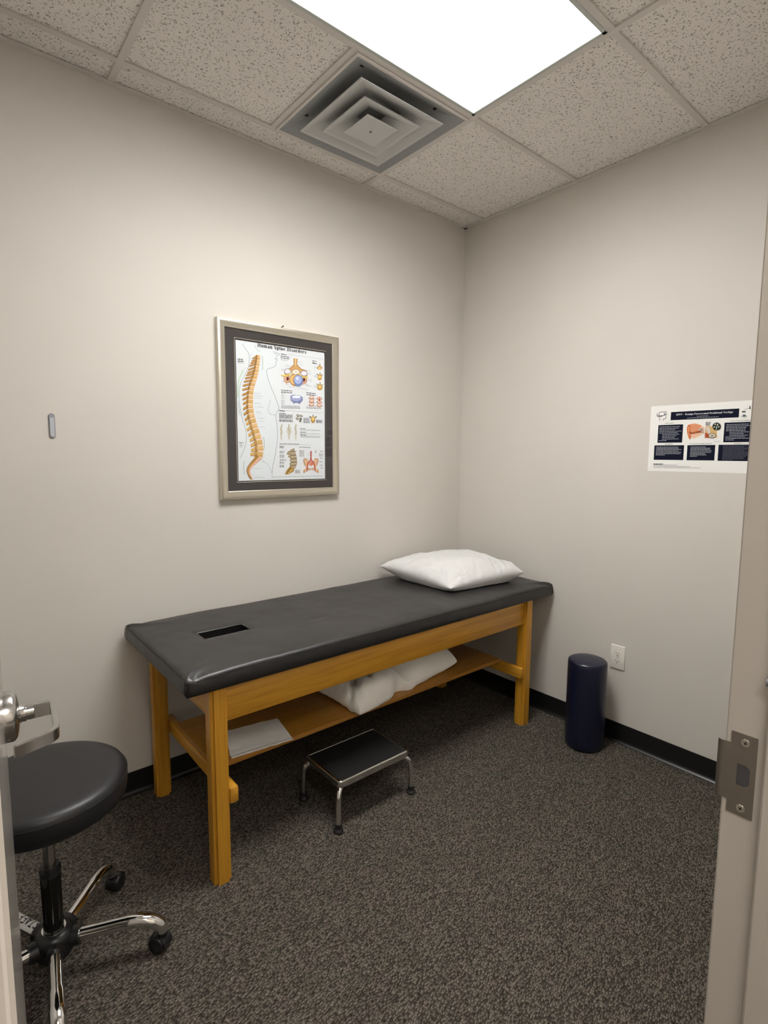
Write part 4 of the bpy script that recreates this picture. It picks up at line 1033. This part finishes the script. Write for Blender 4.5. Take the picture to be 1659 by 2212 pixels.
    lineB([(1352,268),(1395,254),(1436,262)],6,(150,154,160)); add(polysB,fB,2,(110,114,120),[(1412,262),(1420,218),(1432,222),(1438,262)])
    for y,x0,x1 in((964,186,312),): para(polysB,fB,3,(70,70,76),x0,y,x1,y,1,0,9,1)
    for y,x1 in((982,495),(1000,660),(1017,795)): para(polysB,fB,3,(130,132,138),190,y-8,x1,y-8,1,.01,5,1)
make_art()
def font_art(L, layer, c, text, x0, x1, zc, bold=0.0, shear=0.0):
    """set a line of type between x0 and x1 (mm), centred on height zc"""
    cu = bpy.data.curves.new('type', 'FONT'); cu.body = text; cu.offset = bold; cu.shear = shear; cu.resolution_u = 2
    o = bpy.data.objects.new('type', cu); COL.objects.link(o)
    dg = bpy.context.evaluated_depsgraph_get(); me = o.evaluated_get(dg).to_mesh()
    vs = [v.co.copy() for v in me.vertices]
    a, b = min(v.x for v in vs), max(v.x for v in vs); k = (x1-x0)/(b-a)
    for p in me.polygons: L.append((layer, c, [(x0+(vs[i].x-a)*k, zc+(vs[i].y-.25)*k) for i in p.vertices]))
    o.evaluated_get(dg).to_mesh_clear(); bpy.data.objects.remove(o); bpy.data.curves.remove(cu)
font_art(polysA, 5, (40, 40, 46), 'Anatomy', 234, 266, 610, .02)
font_art(polysA, 5, (40, 40, 46), 'Pathology', 220, 251, 338.5, .02)
font_art(polysA, 5, (40, 40, 46), 'Causes of Pain in the Back or Extremities', 219, 330, 177.5, .012)
font_art(polysB, 3, (40, 42, 50), 'What is BPPV?', 70, 109, 222.5, 0, .25)
font_art(polysB, 3, (40, 42, 50), 'Symptoms', 75, 109, 127, 0, .25)
font_art(polysB, 3, (40, 42, 50), 'Movements that Trigger Symptoms', 182, 273, 127.3, 0, .25)
font_art(polysB, 3, (40, 42, 50), 'Current Treatment Methods', 336, 414, 222.8, 0, .25)
font_art(polysB, 3, (40, 42, 50), 'References', 359, 388, 126.5, 0, .25)

def printed(name):
    t = NT(name); a = t.n('ShaderNodeVertexColor', layer_name='ink'); t.l(a.outputs[0], t.b.inputs['Base Color'])
    t.set(Roughness=.6); t.b.inputs['Specular IOR Level'].default_value = .12; return t.m
PRINT = printed('printed_ink')
def art_mesh(name, polys, W_, H_, paper, place, parent, step=.00012):
    """paper rectangle plus every printed shape, as one sheet"""
    vs, fs, cols = [], [], []
    for idx, (lay, c, pts) in enumerate([(0, paper, [(0, 0), (W_, 0), (W_, H_), (0, H_)])]+sorted(polys, key=lambda q: q[0])):
        if lay: pts = [(min(max(x, .5), W_-.5), min(max(y, .5), H_-.5)) for x, y in pts]
        k = len(vs); vs += [place(x/1000, y/1000, lay*step+idx*6e-7) for x, y in pts]; fs.append(range(k, len(vs))); cols.append(lin(c))
    me = bpy.data.meshes.new(name); org = wpos(parent)
    me.from_pydata([Vector(v)-org for v in vs], [], [list(q) for q in fs]); me.materials.append(PRINT)
    at_ = me.color_attributes.new('ink', 'FLOAT_COLOR', 'CORNER')
    for p, c in zip(me.polygons, cols):
        for li in p.loop_indices: at_.data[li].color = (*c, 1)
    o = bpy.data.objects.new(name, me); COL.objects.link(o); o.parent = parent; return o

# framed spine chart on the back wall
pf = thing('framed_chart', (-1.31, 0, 1.674), 'framed spine chart with black mat and silver frame above the table', 'framed poster')
def rect_rings(bm, rings, x0, x1, z0, z1, mi=0):
    R = [[bm.verts.new((x, y, z)) for x, z in ((x0+i, z0+i), (x1-i, z0+i), (x1-i, z1-i), (x0+i, z1-i))] for i, y in rings]
    for A, B in zip(R, R[1:]):
        for k in range(4): bm.faces.new((A[k], A[(k+1) % 4], B[(k+1) % 4], B[k])).material_index = mi
    return R
bm = NB(); rect_rings(bm, [(0, -.0005), (0, -.019), (.003, -.0235), (.009, -.0255), (.016, -.0245), (.024, -.0205), (.031, -.0180), (.036, -.0175), (.0385, -.0155), (.0395, -.0105)], -1.640, -.980, 1.265, 2.083)
bmesh.ops.recalc_face_normals(bm, faces=bm.faces)
finish('frame', bm, M['frame'], pf, smooth=30)
bm = NB(); rect_rings(bm, [(-.006, -.0122), (.0455, -.0122)], -1.601, -1.0105, 1.298, 2.051)
rect_rings(bm, [(0, -.0122), (.0024, -.0112)], -1.5555, -1.0535, 1.3425, 2.0055, 1)
rect_rings(bm, [(.0022, -.0111), (.0069, -.0111)], -1.5555, -1.0535, 1.3425, 2.0055, 2)
finish('mat_board', bm, [M['mat'], M['matcore'], plain('black_under_mat', (.012, .011, .011), .9)], pf)
art_mesh('chart_sheet', polysA, 486.0, 645.5, (222, 226, 229), lambda x, z, d: (-1.5495+x, -.0090-d, 1.3502+z), pf)
bm = NB(); v = [bm.verts.new(p) for p in ((-1.602, -.0138, 1.299), (-1.009, -.0138, 1.299), (-1.009, -.0138, 2.050), (-1.602, -.0138, 2.050))]; bm.faces.new(v)
finish('glass', bm, M['glass'], pf)
bm = NB(); cyl(bm, (-1.305, -.001, 2.088), (-1.303, -.012, 2.092), .0016, n=10); cyl(bm, (-1.303, -.012, 2.092), (-1.303, -.0135, 2.0925), .004, n=12); box(bm, -1.309, -1.301, -.006, -.002, 2.078, 2.090, .001, 1)
finish('hanging_nail', bm, M['plastic'], pf)

# unframed poster on the right wall
pw = thing('poster', (0, -1.436, 1.56), 'white unframed poster with navy text boxes and an ear picture', 'poster')
bm = NB(); box(bm, -.00025, .0002, -1.2055-.4603, -1.2055, 1.408, 1.714); finish('poster_backing', bm, M['poster'], pw)
art_mesh('poster_sheet', polysB, 460.3, 306.0, (236, 235, 231), lambda x, z, d: (-.0003-d, -1.2055-x, 1.408+z), pw)


# ------------------------------------------------------------------ lights
def area(name, loc, size, power, rgb=(1, 1, 1)):
    l = bpy.data.lights.new(name, 'AREA'); l.shape = 'RECTANGLE'; l.size, l.size_y = size; l.energy = power; l.color = rgb
    o = bpy.data.objects.new(name, l); COL.objects.link(o); o.location = loc; return o
area('hall_fill', (-1.0, -2.345, H-.215), (1.2, .12), 45, (1, .97, .93))  # unseen lamp added close to the door wall, for bounced fill on the jambs
area('hall_fill', (-2.5, -2.95, H-.215), (.22, .9), 20, (1, .97, .93))  # second unseen lamp, added to brighten the table fronts through the doorway
w = bpy.data.worlds.new('world'); S.world = w; w.use_nodes = True
w.node_tree.nodes['Background'].inputs[0].default_value = (.9, .88, .85, 1); w.node_tree.nodes['Background'].inputs[1].default_value = .3

# ------------------------------------------------------------------ camera
cam = bpy.data.cameras.new('camera'); co = bpy.data.objects.new('camera', cam); COL.objects.link(co)
cam.sensor_fit = 'VERTICAL'; cam.sensor_height = 36; cam.lens = 18.8603; cam.clip_start = .02
r = Vector((.76726071, -.64130428, .00631063)); u = Vector((.06320507, .08540358, .99433965)); f = Vector((.63821323, .76251888, -.1060605))
m = Matrix((r, u, -f)).transposed().to_4x4(); m.translation = Vector((-2.6412726, -2.38113997, 1.47694972)); co.matrix_world = m
S.camera = co
S.view_settings.view_transform = 'Standard'; S.view_settings.look = 'None'; S.view_settings.exposure = 0; S.view_settings.gamma = 1
